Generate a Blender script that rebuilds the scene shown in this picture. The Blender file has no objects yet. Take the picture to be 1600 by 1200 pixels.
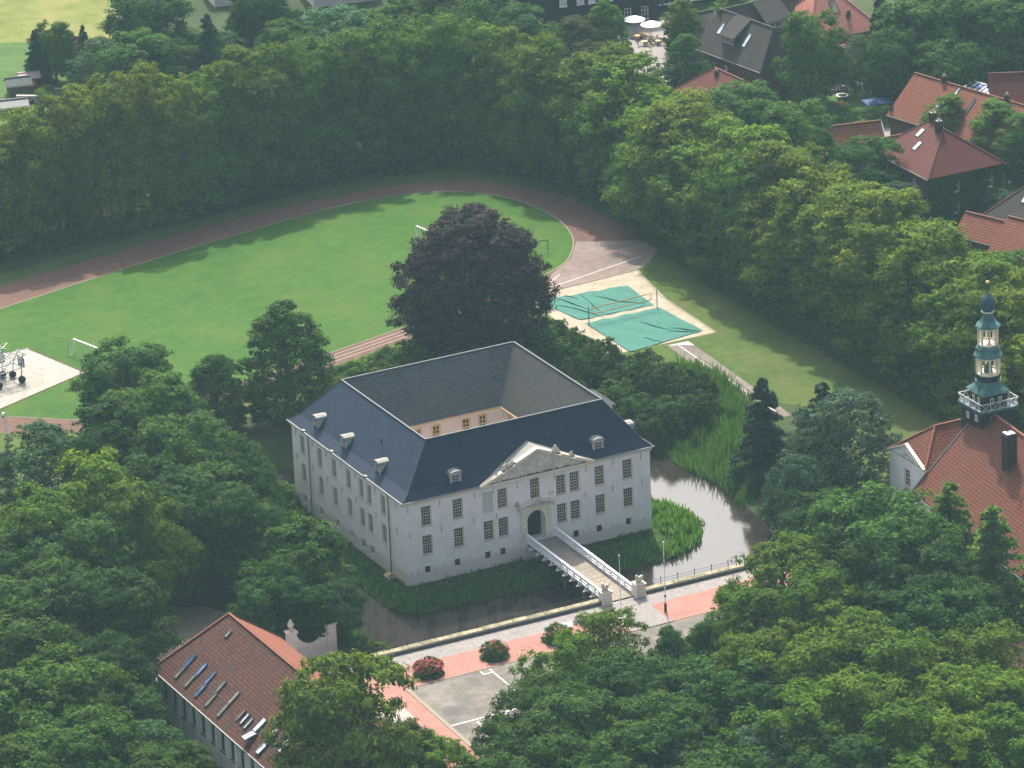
import bpy, math, random
import numpy as np
from mathutils import Vector, Matrix, Quaternion
R = math.radians
scene = bpy.context.scene
col = scene.collection

# ------------------------------------------------------------------ camera
CAM = Vector((-250.15, -535.60, 256.56))
YAW, PITCH, ROLL, FPX = 0.460862, 0.370783, -0.042322, 8000.0
_f = Vector((math.sin(YAW) * math.cos(PITCH), math.cos(YAW) * math.cos(PITCH), -math.sin(PITCH)))
_r0 = Vector((math.cos(YAW), -math.sin(YAW), 0))
_u0 = _r0.cross(_f)
_rt = math.cos(ROLL) * _r0 + math.sin(ROLL) * _u0
_up = -math.sin(ROLL) * _r0 + math.cos(ROLL) * _u0
cd = bpy.data.cameras.new('camera')
cam = bpy.data.objects.new('camera', cd)
col.objects.link(cam)
cam.matrix_world = Matrix(((_rt.x, _up.x, -_f.x, CAM.x), (_rt.y, _up.y, -_f.y, CAM.y), (_rt.z, _up.z, -_f.z, CAM.z), (0, 0, 0, 1)))
cd.sensor_width = 36
cd.lens = FPX / 1600 * 36
cd.clip_start = 1
cd.clip_end = 5000
scene.camera = cam

def ray(px, py):
    return _f + (px - 800) / FPX * _rt - (py - 600) / FPX * _up
def G(px, py, z=2.0):
    """point of the place at height z that is seen at this point of the photograph"""
    d = ray(px, py)
    return CAM + d * ((z - CAM.z) / d.z)
def hit(px, py, p, n):
    d = ray(px, py)
    p, n = Vector(p), Vector(n)
    return CAM + d * ((p - CAM).dot(n) / d.dot(n))

# ------------------------------------------------------------------ light
SUN_EL, SUN_AZ = R(48), math.atan2(.36, .93)      # azimuth from +Y towards +X
w = bpy.data.worlds.new('World')
scene.world = w
w.use_nodes = True
nt = w.node_tree
bg = nt.nodes['Background']
sky = nt.nodes.new('ShaderNodeTexSky')
sky.sky_type = 'NISHITA'
sky.sun_disc = False
sky.sun_elevation = SUN_EL
sky.sun_rotation = SUN_AZ
sky.air_density = .7
sky.dust_density = 5.0
sky.ozone_density = .6
hs = nt.nodes.new('ShaderNodeHueSaturation')
hs.inputs['Saturation'].default_value = .72       # milky summer sky
nt.links.new(sky.outputs[0], hs.inputs['Color'])
nt.links.new(hs.outputs[0], bg.inputs[0])
bg.inputs[1].default_value = 0.15
sd = bpy.data.lights.new('sun', 'SUN')
sd.energy = 3.8
sd.angle = R(0.6)
sd.color = (1.0, .93, .80)
so = bpy.data.objects.new('sun', sd)
col.objects.link(so)
sv = Vector((math.sin(SUN_AZ) * math.cos(SUN_EL), math.cos(SUN_AZ) * math.cos(SUN_EL), math.sin(SUN_EL)))
so.rotation_euler = sv.to_track_quat('Z', 'Y').to_euler()
so.location = (100, 250, 240)
scene.view_settings.view_transform = 'Standard'
scene.view_settings.look = 'None'
scene.view_settings.exposure = 1.25
scene.view_settings.gamma = 1
scene.cycles.max_bounces = 6
scene.cycles.diffuse_bounces = 3
scene.cycles.transmission_bounces = 4
scene.cycles.volume_bounces = 0
scene.cycles.use_denoising = True

# ------------------------------------------------------------------ materials
def mat(name):
    m = bpy.data.materials.new(name)
    m.use_nodes = True
    n = m.node_tree
    return m, n, n.nodes['Principled BSDF'], n.nodes, n.links
def lk(L, a, b): L.new(a, b)
def ramp(N, L, fac, stops):
    r = N.new('ShaderNodeValToRGB')
    e = r.color_ramp.elements
    while len(e) < len(stops): e.new(.5)
    for k, (p, c) in enumerate(stops):
        e[k].position = p
        e[k].color = (*c, 1)
    L.new(fac, r.inputs[0])
    return r.outputs[0]
def noise(N, L, scale, detail=4, vec=None, rough=.6):
    t = N.new('ShaderNodeTexNoise')
    t.inputs['Scale'].default_value = scale
    t.inputs['Detail'].default_value = detail
    t.inputs['Roughness'].default_value = rough
    if vec is not None: L.new(vec, t.inputs['Vector'])
    return t.outputs['Fac']
def coord(N, kind='Object'):
    return N.new('ShaderNodeTexCoord').outputs[kind]
def mixc(N, L, fac, a, b, mode='MIX'):
    m = N.new('ShaderNodeMix')
    m.data_type = 'RGBA'
    m.blend_type = mode
    for k, v in ((0, fac), (6, a), (7, b)):
        if hasattr(v, 'links'): L.new(v, m.inputs[k])
        else: m.inputs[k].default_value = v if k == 0 else (*v, 1)
    return m.outputs[2]
def bump(N, L, h, dist, strength=1.0):
    b = N.new('ShaderNodeBump')
    b.inputs['Distance'].default_value = dist
    b.inputs['Strength'].default_value = strength
    L.new(h, b.inputs['Height'])
    return b.outputs[0]
def simple(name, c, rough=.8, var=.25, scale=.7, scale2=9.0, bumpd=0.0, metallic=0, spec=.12):
    m, n, p, N, L = mat(name)
    v = coord(N)
    f = noise(N, L, scale, 5, v)
    a = tuple(x * (1 - var) for x in c)
    b = tuple(min(1, x * (1 + var)) for x in c)
    o = ramp(N, L, f, ((.3, a), (.7, b)))
    g = noise(N, L, scale2, 3, v)
    o = mixc(N, L, .35, o, ramp(N, L, g, ((.3, a), (.7, b))))
    L.new(o, p.inputs['Base Color'])
    p.inputs['Roughness'].default_value = rough
    p.inputs['Metallic'].default_value = metallic
    p.inputs['Specular IOR Level'].default_value = spec
    if bumpd: L.new(bump(N, L, g, bumpd), p.inputs['Normal'])
    return m
def tiles(name, c1, c2, gap, tw, th, rough=.75, weather=(.1, .1, .09), wf=.35, bd=.05, off=.0, spec=.1, ms=.09):
    """roof tiles, slates, bricks or pavers laid out in metres on the face's own uv"""
    m, n, p, N, L = mat(name)
    uv = coord(N, 'UV')
    b = N.new('ShaderNodeTexBrick')
    L.new(uv, b.inputs['Vector'])
    b.inputs['Color1'].default_value = (*c1, 1)
    b.inputs['Color2'].default_value = (*c2, 1)
    b.inputs['Mortar'].default_value = (*gap, 1)
    b.inputs['Scale'].default_value = 1
    b.inputs['Brick Width'].default_value = tw
    b.inputs['Row Height'].default_value = th
    b.inputs['Mortar Size'].default_value = min(tw, th) * ms
    b.inputs['Mortar Smooth'].default_value = .6
    b.offset = off
    f = noise(N, L, .35, 6, uv, .65)
    g = noise(N, L, 2.6, 4, uv)
    wv = N.new('ShaderNodeMath'); wv.operation = 'MULTIPLY'; wv.inputs[1].default_value = wf
    L.new(ramp(N, L, f, ((.38, (0, 0, 0)), (.68, (1, 1, 1)))), wv.inputs[0])
    o = mixc(N, L, wv.outputs[0], b.outputs['Color'], weather)
    o = mixc(N, L, .35, o, mixc(N, L, 1.0, o, ramp(N, L, g, ((.3, (.6, .6, .6)), (.7, (1.35, 1.35, 1.35)))), 'MULTIPLY'))
    L.new(o, p.inputs['Base Color'])
    p.inputs['Roughness'].default_value = rough
    p.inputs['Specular IOR Level'].default_value = spec
    L.new(bump(N, L, b.outputs['Color'], bd), p.inputs['Normal'])
    return m
M = {}
# whitewashed brick with rain streaks, flaking near the foot and iron stains
def plaster(name, c, stain):
    m, n, p, N, L = mat(name)
    uv = coord(N, 'UV')
    mp = N.new('ShaderNodeMapping'); mp.inputs['Scale'].default_value = (3.0, .12, 1)
    L.new(uv, mp.inputs['Vector'])
    st = noise(N, L, 1.6, 5, mp.outputs[0])
    f = noise(N, L, .45, 6, uv)
    g = noise(N, L, 7, 4, uv)
    o = ramp(N, L, f, ((.3, tuple(x * .86 for x in c)), (.7, c)))
    o = mixc(N, L, ramp(N, L, st, ((.54, (0, 0, 0)), (.78, (.45, .45, .45)))), o, stain)
    o = mixc(N, L, ramp(N, L, g, ((.62, (0, 0, 0)), (.8, (.35, .35, .35)))), o, stain)
    # damp foot
    s = N.new('ShaderNodeSeparateXYZ'); L.new(uv, s.inputs[0])
    a = N.new('ShaderNodeMath'); a.operation = 'ADD'; L.new(s.outputs[1], a.inputs[0])
    gg = N.new('ShaderNodeMath'); gg.operation = 'MULTIPLY'; gg.inputs[1].default_value = -3.2
    L.new(noise(N, L, 2.2, 5, uv), gg.inputs[0]); L.new(gg.outputs[0], a.inputs[1])
    o = mixc(N, L, ramp(N, L, a.outputs[0], ((.0, (.5, .5, .5)), (.45, (0, 0, 0)))), o, stain)
    L.new(o, p.inputs['Base Color'])
    p.inputs['Roughness'].default_value = .85
    b = N.new('ShaderNodeTexBrick'); L.new(uv, b.inputs['Vector'])
    b.inputs['Scale'].default_value = 1; b.inputs['Brick Width'].default_value = .3; b.inputs['Row Height'].default_value = .1
    b.inputs['Mortar Size'].default_value = .012
    L.new(bump(N, L, b.outputs['Fac'], -.012), p.inputs['Normal'])
    return m
M['white_wall'] = plaster('whitewashed_brick', (0.8944, 0.8424, 0.7696), (0.4784, 0.416, 0.3328))
M['pink_wall'] = plaster('courtyard_plaster', (.78, .67, .61), (.5, .40, .34))
M['grey_wall'] = plaster('pale_plaster', (0.75, 0.735, 0.69), (0.45, 0.42, 0.375))
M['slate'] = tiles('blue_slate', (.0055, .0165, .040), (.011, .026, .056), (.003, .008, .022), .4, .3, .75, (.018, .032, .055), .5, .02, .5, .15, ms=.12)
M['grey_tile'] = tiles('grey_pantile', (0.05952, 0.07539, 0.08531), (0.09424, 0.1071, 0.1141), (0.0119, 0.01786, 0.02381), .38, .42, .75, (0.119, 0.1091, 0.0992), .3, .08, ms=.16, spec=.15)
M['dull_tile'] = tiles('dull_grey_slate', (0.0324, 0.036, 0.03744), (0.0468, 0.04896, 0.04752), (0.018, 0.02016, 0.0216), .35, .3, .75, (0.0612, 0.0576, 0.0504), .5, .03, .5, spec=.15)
M['red_tile'] = tiles('old_red_pantile', (0.1939, 0.05227, 0.02698), (0.1264, 0.04046, 0.02539), (0.02529, 0.01012, 0.007934), .42, .45, .8, (0.0843, 0.04637, 0.03174), .5, .09, ms=.17)
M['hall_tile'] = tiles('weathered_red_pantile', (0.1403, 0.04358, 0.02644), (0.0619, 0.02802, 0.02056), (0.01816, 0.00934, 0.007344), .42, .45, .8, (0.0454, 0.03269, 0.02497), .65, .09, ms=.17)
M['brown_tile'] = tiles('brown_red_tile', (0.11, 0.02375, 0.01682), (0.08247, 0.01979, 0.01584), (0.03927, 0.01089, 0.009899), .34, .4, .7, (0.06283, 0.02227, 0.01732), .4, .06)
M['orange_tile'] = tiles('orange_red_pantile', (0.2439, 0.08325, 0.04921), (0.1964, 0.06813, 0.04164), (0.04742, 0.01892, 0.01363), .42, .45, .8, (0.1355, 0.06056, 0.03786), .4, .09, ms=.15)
M['pale_red_tile'] = tiles('pale_red_pantile', (0.4, 0.16, 0.12), (0.336, 0.128, 0.096), (0.16, 0.056, 0.048), .34, .5, .75, (0.24, 0.12, 0.096), .3, .09)
M['town_slate'] = tiles('grey_brown_roof_tile', (0.039, 0.0377, 0.0377), (0.0585, 0.0533, 0.0494), (0.0117, 0.0117, 0.0117), .42, .45, .8, (0.078, 0.0585, 0.0455), .4, .06, ms=.16)
M['brick'] = tiles('red_brick', (0.133, 0.0525, 0.0364), (0.098, 0.0406, 0.0301), (0.119, 0.084, 0.07), .24, .09, .85, (0.063, 0.042, 0.035), .4, .01, .5)
M['dark_brick'] = tiles('dark_chimney_brick', (0.0595, 0.0315, 0.0266), (0.042, 0.0245, 0.021), (0.035, 0.028, 0.0245), .24, .09, .85, (0.028, 0.0245, 0.021), .4, .01, .5)
M['cream'] = simple('cream_painted_stone', (0.6808, 0.6072, 0.46), .7, .14)
M['stone'] = simple('carved_sandstone', (.56, .51, .42), .9, .35, 1.2, 6, .05)
M['cream_wood'] = simple('cream_window_paint', (.62, .56, .42), .6, .12)
M['ochre_wood'] = simple('ochre_window_paint', (.60, .42, .20), .6, .12)
M['white_paint'] = simple('white_paint', (.80, .80, .79), .5, .08)
M['grey_paint'] = simple('weathered_grey_paint', (.40, .41, .38), .6, .2)
M['zinc'] = simple('weathered_zinc', (0.21, 0.2058, 0.189), .55, .25, 1.5, 8)
M['ridge_zinc'] = simple('pale_ridge_zinc', (0.06664, 0.07494, 0.0833), .5, .3, 1.0, 8)
M['lead'] = simple('dark_lead', (.05, .055, .065), .5, .3)
M['iron'] = simple('dark_iron', (.025, .027, .03), .6, .3)
M['galv'] = simple('galvanised_steel', (.17, .18, .19), .45, .15, metallic=.3)
M['green_door'] = simple('dark_green_door', (.006, .02, .021), .5, .3)
M['copper'] = simple('green_copper', (0.066, 0.1516, 0.1377), .6, .5, .9, 4)
M['dark_copper'] = simple('dark_blue_copper', (.035, .085, .11), .5, .5, .8, 4)
M['dark_slate_wall'] = tiles('dark_slate_hanging', (0.0108, 0.0144, 0.0216), (0.018, 0.0222, 0.03), (0.0072, 0.0084, 0.012), .25, .22, .5, (0.03, 0.036, 0.048), .3, .02, .5)
M['gold'] = simple('gilded_ball', (.75, .55, .25), .3, .1, metallic=.8)
M['timber'] = tiles('weathered_deck_planks', (0.306, 0.2635, 0.2125), (0.2295, 0.1997, 0.1615), (0.068, 0.0595, 0.051), 8.0, .22, .85, (0.17, 0.153, 0.1275), .4, .02)
M['brown_timber'] = simple('brown_bridge_timber', (.13, .085, .055), .85, .3)
M['black_rubber'] = simple('black_rubber', (.012, .012, .014), .7, .2)
M['white_canvas'] = simple('white_canvas', (.85, .85, .83), .8, .04)
M['blue_canvas'] = simple('blue_canvas', (.04, .07, .18), .7, .15)
M['blue_plastic'] = simple('bright_blue_plastic', (.03, .12, .5), .5, .1)
M['orange_plastic'] = simple('orange_red_canvas', (.75, .15, .05), .6, .1)
M['yellow_plastic'] = simple('yellow_plastic', (.7, .45, .05), .6, .1)
M['wood'] = simple('pale_wood', (.42, .30, .17), .8, .2)
M['red_wood'] = simple('dark_red_boards', (.22, .04, .03), .8, .2)
M['felt'] = simple('grey_roofing_felt', (0.091, 0.105, 0.098), .9, .2)
M['pink_slab'] = simple('pinkish_stone_slab', (0.4, 0.304, 0.272), .85, .25, 2.5)
def tarp():
    m, n, p, N, L = mat('green_tarpaulin_weave')
    v = coord(N)
    f = noise(N, L, .5, 5, v); g = noise(N, L, 6, 5, v)
    o = ramp(N, L, g, ((.35, (.035, .125, .10)), (.65, (.065, .19, .155))))
    o = mixc(N, L, ramp(N, L, f, ((.45, (0, 0, 0)), (.7, (.35, .35, .35)))), o, (.05, .175, .135))
    L.new(o, p.inputs['Base Color']); p.inputs['Roughness'].default_value = .8; p.inputs['Specular IOR Level'].default_value = .08
    L.new(bump(N, L, g, .2), p.inputs['Normal'])
    return m
M['tarp'] = tarp()
def glass(name, c, r=.08):
    m, n, p, N, L = mat(name)
    v = coord(N)
    L.new(ramp(N, L, noise(N, L, .8, 2, v), ((.35, tuple(x * .4 for x in c)), (.65, tuple(x * 1.5 for x in c)))), p.inputs['Base Color'])
    p.inputs['Roughness'].default_value = r
    p.inputs['Specular IOR Level'].default_value = .4
    L.new(bump(N, L, noise(N, L, 1.3, 2, v), .02), p.inputs['Normal'])
    return m
M['glass'] = glass('window_glass', (.012, .015, .017), .2)
M['sky_glass'] = glass('blue_skylight_glass', (.05, .11, .22))
M['pale_glass'] = glass('bright_skylight_glass', (.45, .50, .55), .25)
M['olive_glass'] = glass('dull_skylight_blind', (.13, .12, .075), .4)
M['curtain'] = simple('white_curtain_behind_glass', (.55, .56, .56), .5, .15)
def ground_mat(name, stops, s1=.05, s2=.9, s3=8, bd=.06, rough=.95, third=None):
    m, n, p, N, L = mat(name)
    v = coord(N)
    f = noise(N, L, s1, 6, v, .65); g = noise(N, L, s2, 6, v, .7); h = noise(N, L, s3, 3, v)
    o = ramp(N, L, f, stops)
    o = mixc(N, L, .55, o, mixc(N, L, 1.0, o, ramp(N, L, g, ((.3, (.55, .58, .5)), (.7, (1.45, 1.4, 1.5)))), 'MULTIPLY'))
    o = mixc(N, L, .5, o, mixc(N, L, 1.0, o, ramp(N, L, h, ((.3, (.55, .55, .55)), (.7, (1.5, 1.45, 1.4)))), 'MULTIPLY'))
    if third: o = mixc(N, L, ramp(N, L, noise(N, L, .16, 5, v), ((.48, (0, 0, 0)), (.66, (.75, .75, .75)))), o, third)
    L.new(o, p.inputs['Base Color'])
    p.inputs['Roughness'].default_value = rough
    p.inputs['Specular IOR Level'].default_value = .15
    L.new(bump(N, L, h, bd), p.inputs['Normal'])
    return m
M['soil_grass'] = ground_mat('rough_grass', ((.3, (0.0154, 0.0315, 0.0084)), (.7, (0.0315, 0.0525, 0.0126))), third=(0.049, 0.0595, 0.021))
M['lawn'] = ground_mat('mown_sports_turf', ((.3, (0.0199, 0.0665, 0.003743)), (.55, (0.02652, 0.07716, 0.004677)), (.75, (0.03884, 0.0831, 0.00686))), .06, .5, 5, .03, third=(0.04737, 0.0831, 0.008736))
M['strip_lawn'] = ground_mat('worn_lawn', ((.3, (0.0314, 0.06503, 0.007834)), (.7, (0.05233, 0.08199, 0.01175))), .1, .8, 5, .03, third=(0.06802, 0.07351, 0.01762))
M['garden_lawn'] = ground_mat('garden_lawn', ((.3, (0.03, 0.072, 0.012)), (.7, (0.048, 0.096, 0.018))), .1, .8, 5, .03)
M['meadow'] = ground_mat('yellow_green_meadow', ((.3, (0.08364, 0.1098, 0.01829)), (.7, (0.1307, 0.1411, 0.03136))), .04, .4, 3, .05, third=(0.1569, 0.1464, 0.05227))
M['cinder'] = ground_mat('red_brown_cinder', ((.3, (0.08348, 0.04684, 0.0359)), (.7, (0.1131, 0.06558, 0.05222))), .08, .9, 8, .02)
M['asphalt_fan'] = ground_mat('worn_pinkish_asphalt', ((.3, (0.1224, 0.09486, 0.08568)), (.7, (0.1775, 0.1438, 0.1285))), .12, .9, 8, .02)
M['asphalt'] = ground_mat('grey_playground_asphalt', ((.3, (0.1102, 0.1004, 0.08748)), (.7, (0.1685, 0.1555, 0.1361))), .22, 1.2, 8, .01, third=(0.07128, 0.07128, 0.07128))
M['old_asphalt'] = ground_mat('brown_grey_runway', ((.3, (0.105, 0.0875, 0.077)), (.7, (0.168, 0.147, 0.133))), .12, .9, 8, .01)
M['concrete'] = ground_mat('pale_concrete', ((.3, (0.2246, 0.2157, 0.1887)), (.7, (0.2696, 0.2606, 0.2336))), .1, 1.2, 6, .01)
M['sand'] = ground_mat('tan_sand', ((.3, (0.2368, 0.2102, 0.1569)), (.7, (0.296, 0.2664, 0.2072))), .2, 1.2, 9, .04)
M['yard'] = ground_mat('sandy_yard', ((.3, (0.182, 0.154, 0.119)), (.7, (0.252, 0.217, 0.168))), .15, 1.0, 6, .04)
M['pavers'] = tiles('grey_pavers', (0.2309, 0.2122, 0.2059), (0.1685, 0.156, 0.156), (0.1123, 0.1061, 0.09984), .5, .25, .9, (0.2621, 0.2371, 0.2122), .4, .01, .5)
M['red_pavers'] = tiles('red_brick_paving', (0.2831, 0.1387, 0.1132), (0.2321, 0.1132, 0.09341), (0.1698, 0.09061, 0.07925), .3, .15, .9, (0.3114, 0.1698, 0.1415), .5, .01, .5)
M['pale_tiles'] = tiles('pale_square_paving', (0.4, 0.36, 0.304), (0.336, 0.296, 0.248), (0.16, 0.144, 0.12), .7, .7, .9, (0.4, 0.336, 0.28), .3, .01)
M['town_paving'] = tiles('town_square_paving', (0.2165, 0.2048, 0.1989), (0.1813, 0.1697, 0.1697), (0.1287, 0.1229, 0.1229), .4, .2, .9, (0.2457, 0.2165, 0.1989), .4, .01, .5)
M['line'] = simple('white_line_paint', (0.5265, 0.5265, 0.4995), .8, .1)
M['kerb'] = simple('kerb_stone', (0.196, 0.175, 0.133), .85, .2, 3)
M['quay_stone'] = simple('mossy_cream_coping', (0.252, 0.228, 0.15), .9, .75, .9, 4, .06)
M['quay_dark'] = simple('dark_quay_wall', (.085, .085, .085), .8, .3, 1.5, 5, .03)
M['flower'] = simple('crimson_blossom', (0.315, 0.009, 0.03375), .7, .3)
M['bark'] = simple('grey_bark', (.065, .052, .04), .9, .3, 1.5, 8, .05)
def water():
    m, n, p, N, L = mat('brown_moat_water')
    v = coord(N)
    L.new(ramp(N, L, noise(N, L, .2, 4, v), ((.3, (.014, .0115, .009)), (.7, (.022, .018, .014)))), p.inputs['Base Color'])
    p.inputs['Roughness'].default_value = .07
    p.inputs['IOR'].default_value = 1.45
    p.inputs['Specular IOR Level'].default_value = .42
    L.new(bump(N, L, noise(N, L, 1.5, 5, v), .03, .35), p.inputs['Normal'])
    return m
M['water'] = water()
def leaf(name, c, tip, var=.35, trans=.35):
    """leaf colour differs from leaf to leaf and slightly from tree to tree"""
    m, n, p, N, L = mat(name)
    geo = N.new('ShaderNodeNewGeometry'); oi = N.new('ShaderNodeObjectInfo')
    o = ramp(N, L, geo.outputs['Random Per Island'], ((.0, tuple(x * (1 - var) for x in c)), (.55, c), (.9, tip), (1, tip)))
    o = mixc(N, L, 1.0, o, oi.outputs['Color'], 'MULTIPLY')
    L.new(o, p.inputs['Base Color'])
    p.inputs['Roughness'].default_value = .8
    p.inputs['Specular IOR Level'].default_value = .06
    t = N.new('ShaderNodeBsdfTranslucent')
    L.new(mixc(N, L, 1.0, o, (1.9, 1.7, .5), 'MULTIPLY'), t.inputs['Color'])
    mx = N.new('ShaderNodeMixShader'); mx.inputs[0].default_value = trans
    L.new(p.outputs[0], mx.inputs[1]); L.new(t.outputs[0], mx.inputs[2])
    out = N['Material Output'] if 'Material Output' in N else [x for x in N if x.type == 'OUTPUT_MATERIAL'][0]
    L.new(mx.outputs[0], out.inputs[0])
    return m
M['leaf'] = leaf('green_leaves', (0.03055, 0.06884, 0.01213), (0.06489, 0.1148, 0.01334), .3, .27)
M['lime_leaf'] = leaf('lime_tree_leaves', (0.05595, 0.1164, 0.01038), (0.1119, 0.1702, 0.01427), .3, .27)
M['oak_leaf'] = leaf('yellow_green_leaves', (0.05315, 0.111, 0.008074), (0.1021, 0.1562, 0.01152), .3, .27)
M['larch_leaf'] = leaf('feathery_larch_needles', (0.045, 0.08125, 0.0176), (0.0825, 0.117, 0.024), .3, .3)
M['beech_leaf'] = leaf('copper_leaves', (0.02242, 0.01733, 0.02145), (0.03881, 0.02835, 0.0351), .35, .12)
M['spruce_leaf'] = leaf('dark_needles', (0.015, 0.042, 0.018), (0.027, 0.06375, 0.0255), .35, .12)
M['silver_leaf'] = leaf('silvery_leaves', (0.04848, 0.08993, 0.05083), (0.1017, 0.1564, 0.1017), .35, .3)
M['reed_leaf'] = leaf('reed_blades', (0.036, 0.08921, 0.02246), (0.0576, 0.121, 0.02808), .3, .35)
HAZE = 0.00007

# ------------------------------------------------------------------ mesh helpers
class MB:
    """collects faces; build() links them as ONE mesh object with metre-scaled uv"""
    def __init__(s, T=None): s.v = []; s.f = []; s.m = []; s.T = T
    def add(s, vs, fs, mi=0):
        b = len(s.v)
        s.v += [tuple(s.T @ Vector(v)) if s.T is not None else tuple(v) for v in vs]
        s.f += [tuple(i + b for i in f) for f in fs]; s.m += [mi] * len(fs)
    def quad(s, a, b, c, d, mi=0): s.add([a, b, c, d], [(0, 1, 2, 3)], mi)
    def tri(s, a, b, c, mi=0): s.add([a, b, c], [(0, 1, 2)], mi)
    def box(s, x0, y0, z0, x1, y1, z1, mi=0):
        s.add([(x0, y0, z0), (x1, y0, z0), (x1, y1, z0), (x0, y1, z0), (x0, y0, z1), (x1, y0, z1), (x1, y1, z1), (x0, y1, z1)],
              [(0, 3, 2, 1), (4, 5, 6, 7), (0, 1, 5, 4), (1, 2, 6, 5), (2, 3, 7, 6), (3, 0, 4, 7)], mi)
    def bar(s, a, b, w, h=None, mi=0, up=(0, 0, 1)):
        """box section from a to b"""
        a, b = Vector(a), Vector(b); h = h or w
        d = (b - a).normalized(); u = Vector(up)
        if abs(d.dot(u)) > .98: u = Vector((0, 1, 0))
        r = d.cross(u).normalized() * w / 2; t = r.cross(d).normalized() * h / 2
        vs = [p + i * r + j * t for p in (a, b) for i, j in ((-1, -1), (1, -1), (1, 1), (-1, 1))]
        s.add(vs, [(0, 1, 2, 3), (7, 6, 5, 4), (0, 4, 5, 1), (1, 5, 6, 2), (2, 6, 7, 3), (3, 7, 4, 0)], mi)
    def tube(s, pts, rad, n=6, mi=0):
        pts = [Vector(p) for p in pts]
        if not hasattr(rad, '__len__'): rad = [rad] * len(pts)
        vs = []
        for k, p in enumerate(pts):
            d = (pts[min(k + 1, len(pts) - 1)] - pts[max(k - 1, 0)]).normalized()
            u = Vector((0, 0, 1)) if abs(d.z) < .9 else Vector((1, 0, 0))
            r = d.cross(u).normalized(); t = r.cross(d)
            for i in range(n):
                a = 2 * math.pi * i / n
                vs.append(p + rad[k] * (math.cos(a) * r + math.sin(a) * t))
        fs = [(k * n + i, k * n + (i + 1) % n, (k + 1) * n + (i + 1) % n, (k + 1) * n + i) for k in range(len(pts) - 1) for i in range(n)]
        fs += [tuple(range(n - 1, -1, -1)), tuple(range((len(pts) - 1) * n, len(pts) * n))]
        s.add(vs, fs, mi)
    def lathe(s, prof, c=(0, 0, 0), n=12, rot=0, mi=0, close=True):
        vs = []
        for r, z in prof:
            for i in range(n):
                a = rot + 2 * math.pi * i / n
                vs.append((c[0] + r * math.cos(a), c[1] + r * math.sin(a), c[2] + z))
        fs = [(k * n + i, k * n + (i + 1) % n, (k + 1) * n + (i + 1) % n, (k + 1) * n + i) for k in range(len(prof) - 1) for i in range(n)]
        if close: fs += [tuple(range(n - 1, -1, -1)), tuple(range((len(prof) - 1) * n, len(prof) * n))]
        s.add(vs, fs, mi)
    def poly(s, pts, z, mi=0): s.add([(p[0], p[1], z) for p in pts], [tuple(range(len(pts)))], mi)
    def prism(s, pts, a, b, mi=0):
        """pts = polygon as 3d points, extruded by the vector a->b"""
        n = len(pts); d = Vector(b) - Vector(a)
        vs = [Vector(p) for p in pts] + [Vector(p) + d for p in pts]
        s.add(vs, [tuple(range(n)), tuple(range(2 * n - 1, n - 1, -1))] + [(i, (i + 1) % n, n + (i + 1) % n, n + i) for i in range(n)], mi)
    def blob(s, c, r, rng, n=6, mi=0, rough=.25):
        if not hasattr(r, '__len__'): r = (r, r, r)
        prof = [(math.sin(math.pi * k / n), -math.cos(math.pi * k / n)) for k in range(1, n)]
        b = len(s.v); m2 = 8
        vs = []
        for q, z in prof:
            for i in range(m2):
                a = 2 * math.pi * i / m2; j = 1 + rng.uniform(-rough, rough)
                vs.append((c[0] + r[0] * q * math.cos(a) * j, c[1] + r[1] * q * math.sin(a) * j, c[2] + r[2] * z * j))
        k = len(prof)
        fs = [(a * m2 + i, a * m2 + (i + 1) % m2, (a + 1) * m2 + (i + 1) % m2, (a + 1) * m2 + i) for a in range(k - 1) for i in range(m2)]
        fs += [tuple(range(m2 - 1, -1, -1)), tuple(range((k - 1) * m2, k * m2))]
        s.add(vs, fs, mi)
    def build(s, name, mats, parent=None, smooth=False, off=None):
        me = bpy.data.meshes.new(name)
        vs = s.v
        if off is not None: vs = [(v[0] - off[0], v[1] - off[1], v[2] - off[2]) for v in vs]
        me.from_pydata(vs, [], s.f)
        if not isinstance(mats, (list, tuple)): mats = [mats]
        for m in mats: me.materials.append(M[m] if isinstance(m, str) else m)
        me.polygons.foreach_set('material_index', s.m)
        if smooth: me.polygons.foreach_set('use_smooth', [True] * len(s.f))
        uv = me.uv_layers.new(name='uv')
        me.update()
        co = np.array(vs, dtype=float).reshape(-1, 3)
        dat = np.zeros((len(me.loops), 2))
        for p in me.polygons:
            n = p.normal
            if abs(n.z) > .995: ux, uy, uz = 1, 0, 0; vx, vy, vz = 0, 1, 0
            else:
                l = math.hypot(n.x, n.y); ux, uy, uz = -n.y / l, n.x / l, 0
                vx, vy, vz = -uy * n.z * -1 * -1, ux * n.z, 0
                c = Vector((n.x, n.y, n.z)).cross(Vector((ux, uy, 0))); vx, vy, vz = c
                if vz < 0: vx, vy, vz = -vx, -vy, -vz
            for li in p.loop_indices:
                q = co[me.loops[li].vertex_index]
                dat[li] = (q[0] * ux + q[1] * uy, q[0] * vx + q[1] * vy + q[2] * vz)
        uv.data.foreach_set('uv', dat.ravel())
        o = bpy.data.objects.new(name, me)
        col.objects.link(o)
        if parent is not None: o.parent = parent
        return o
def tag(o, label=None, cat=None, group=None, kind=None):
    if label: o['label'] = label
    if cat: o['category'] = cat
    if group: o['group'] = group
    if kind: o['kind'] = kind
    return o
def empty(name, loc, rz=0, label=None, cat=None, group=None, scale=None):
    o = bpy.data.objects.new(name, None)
    o.empty_display_size = .5
    o.location = loc; o.rotation_euler = (0, 0, rz)
    if scale: o.scale = scale
    col.objects.link(o)
    return tag(o, label, cat, group)
def struct(name, mb, m, **k): return tag(mb.build(name, m, **k), kind='structure')
def sheet(name, pts, z, m):
    mb = MB(); mb.poly(pts, z); return struct(name, mb, m)

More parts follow.
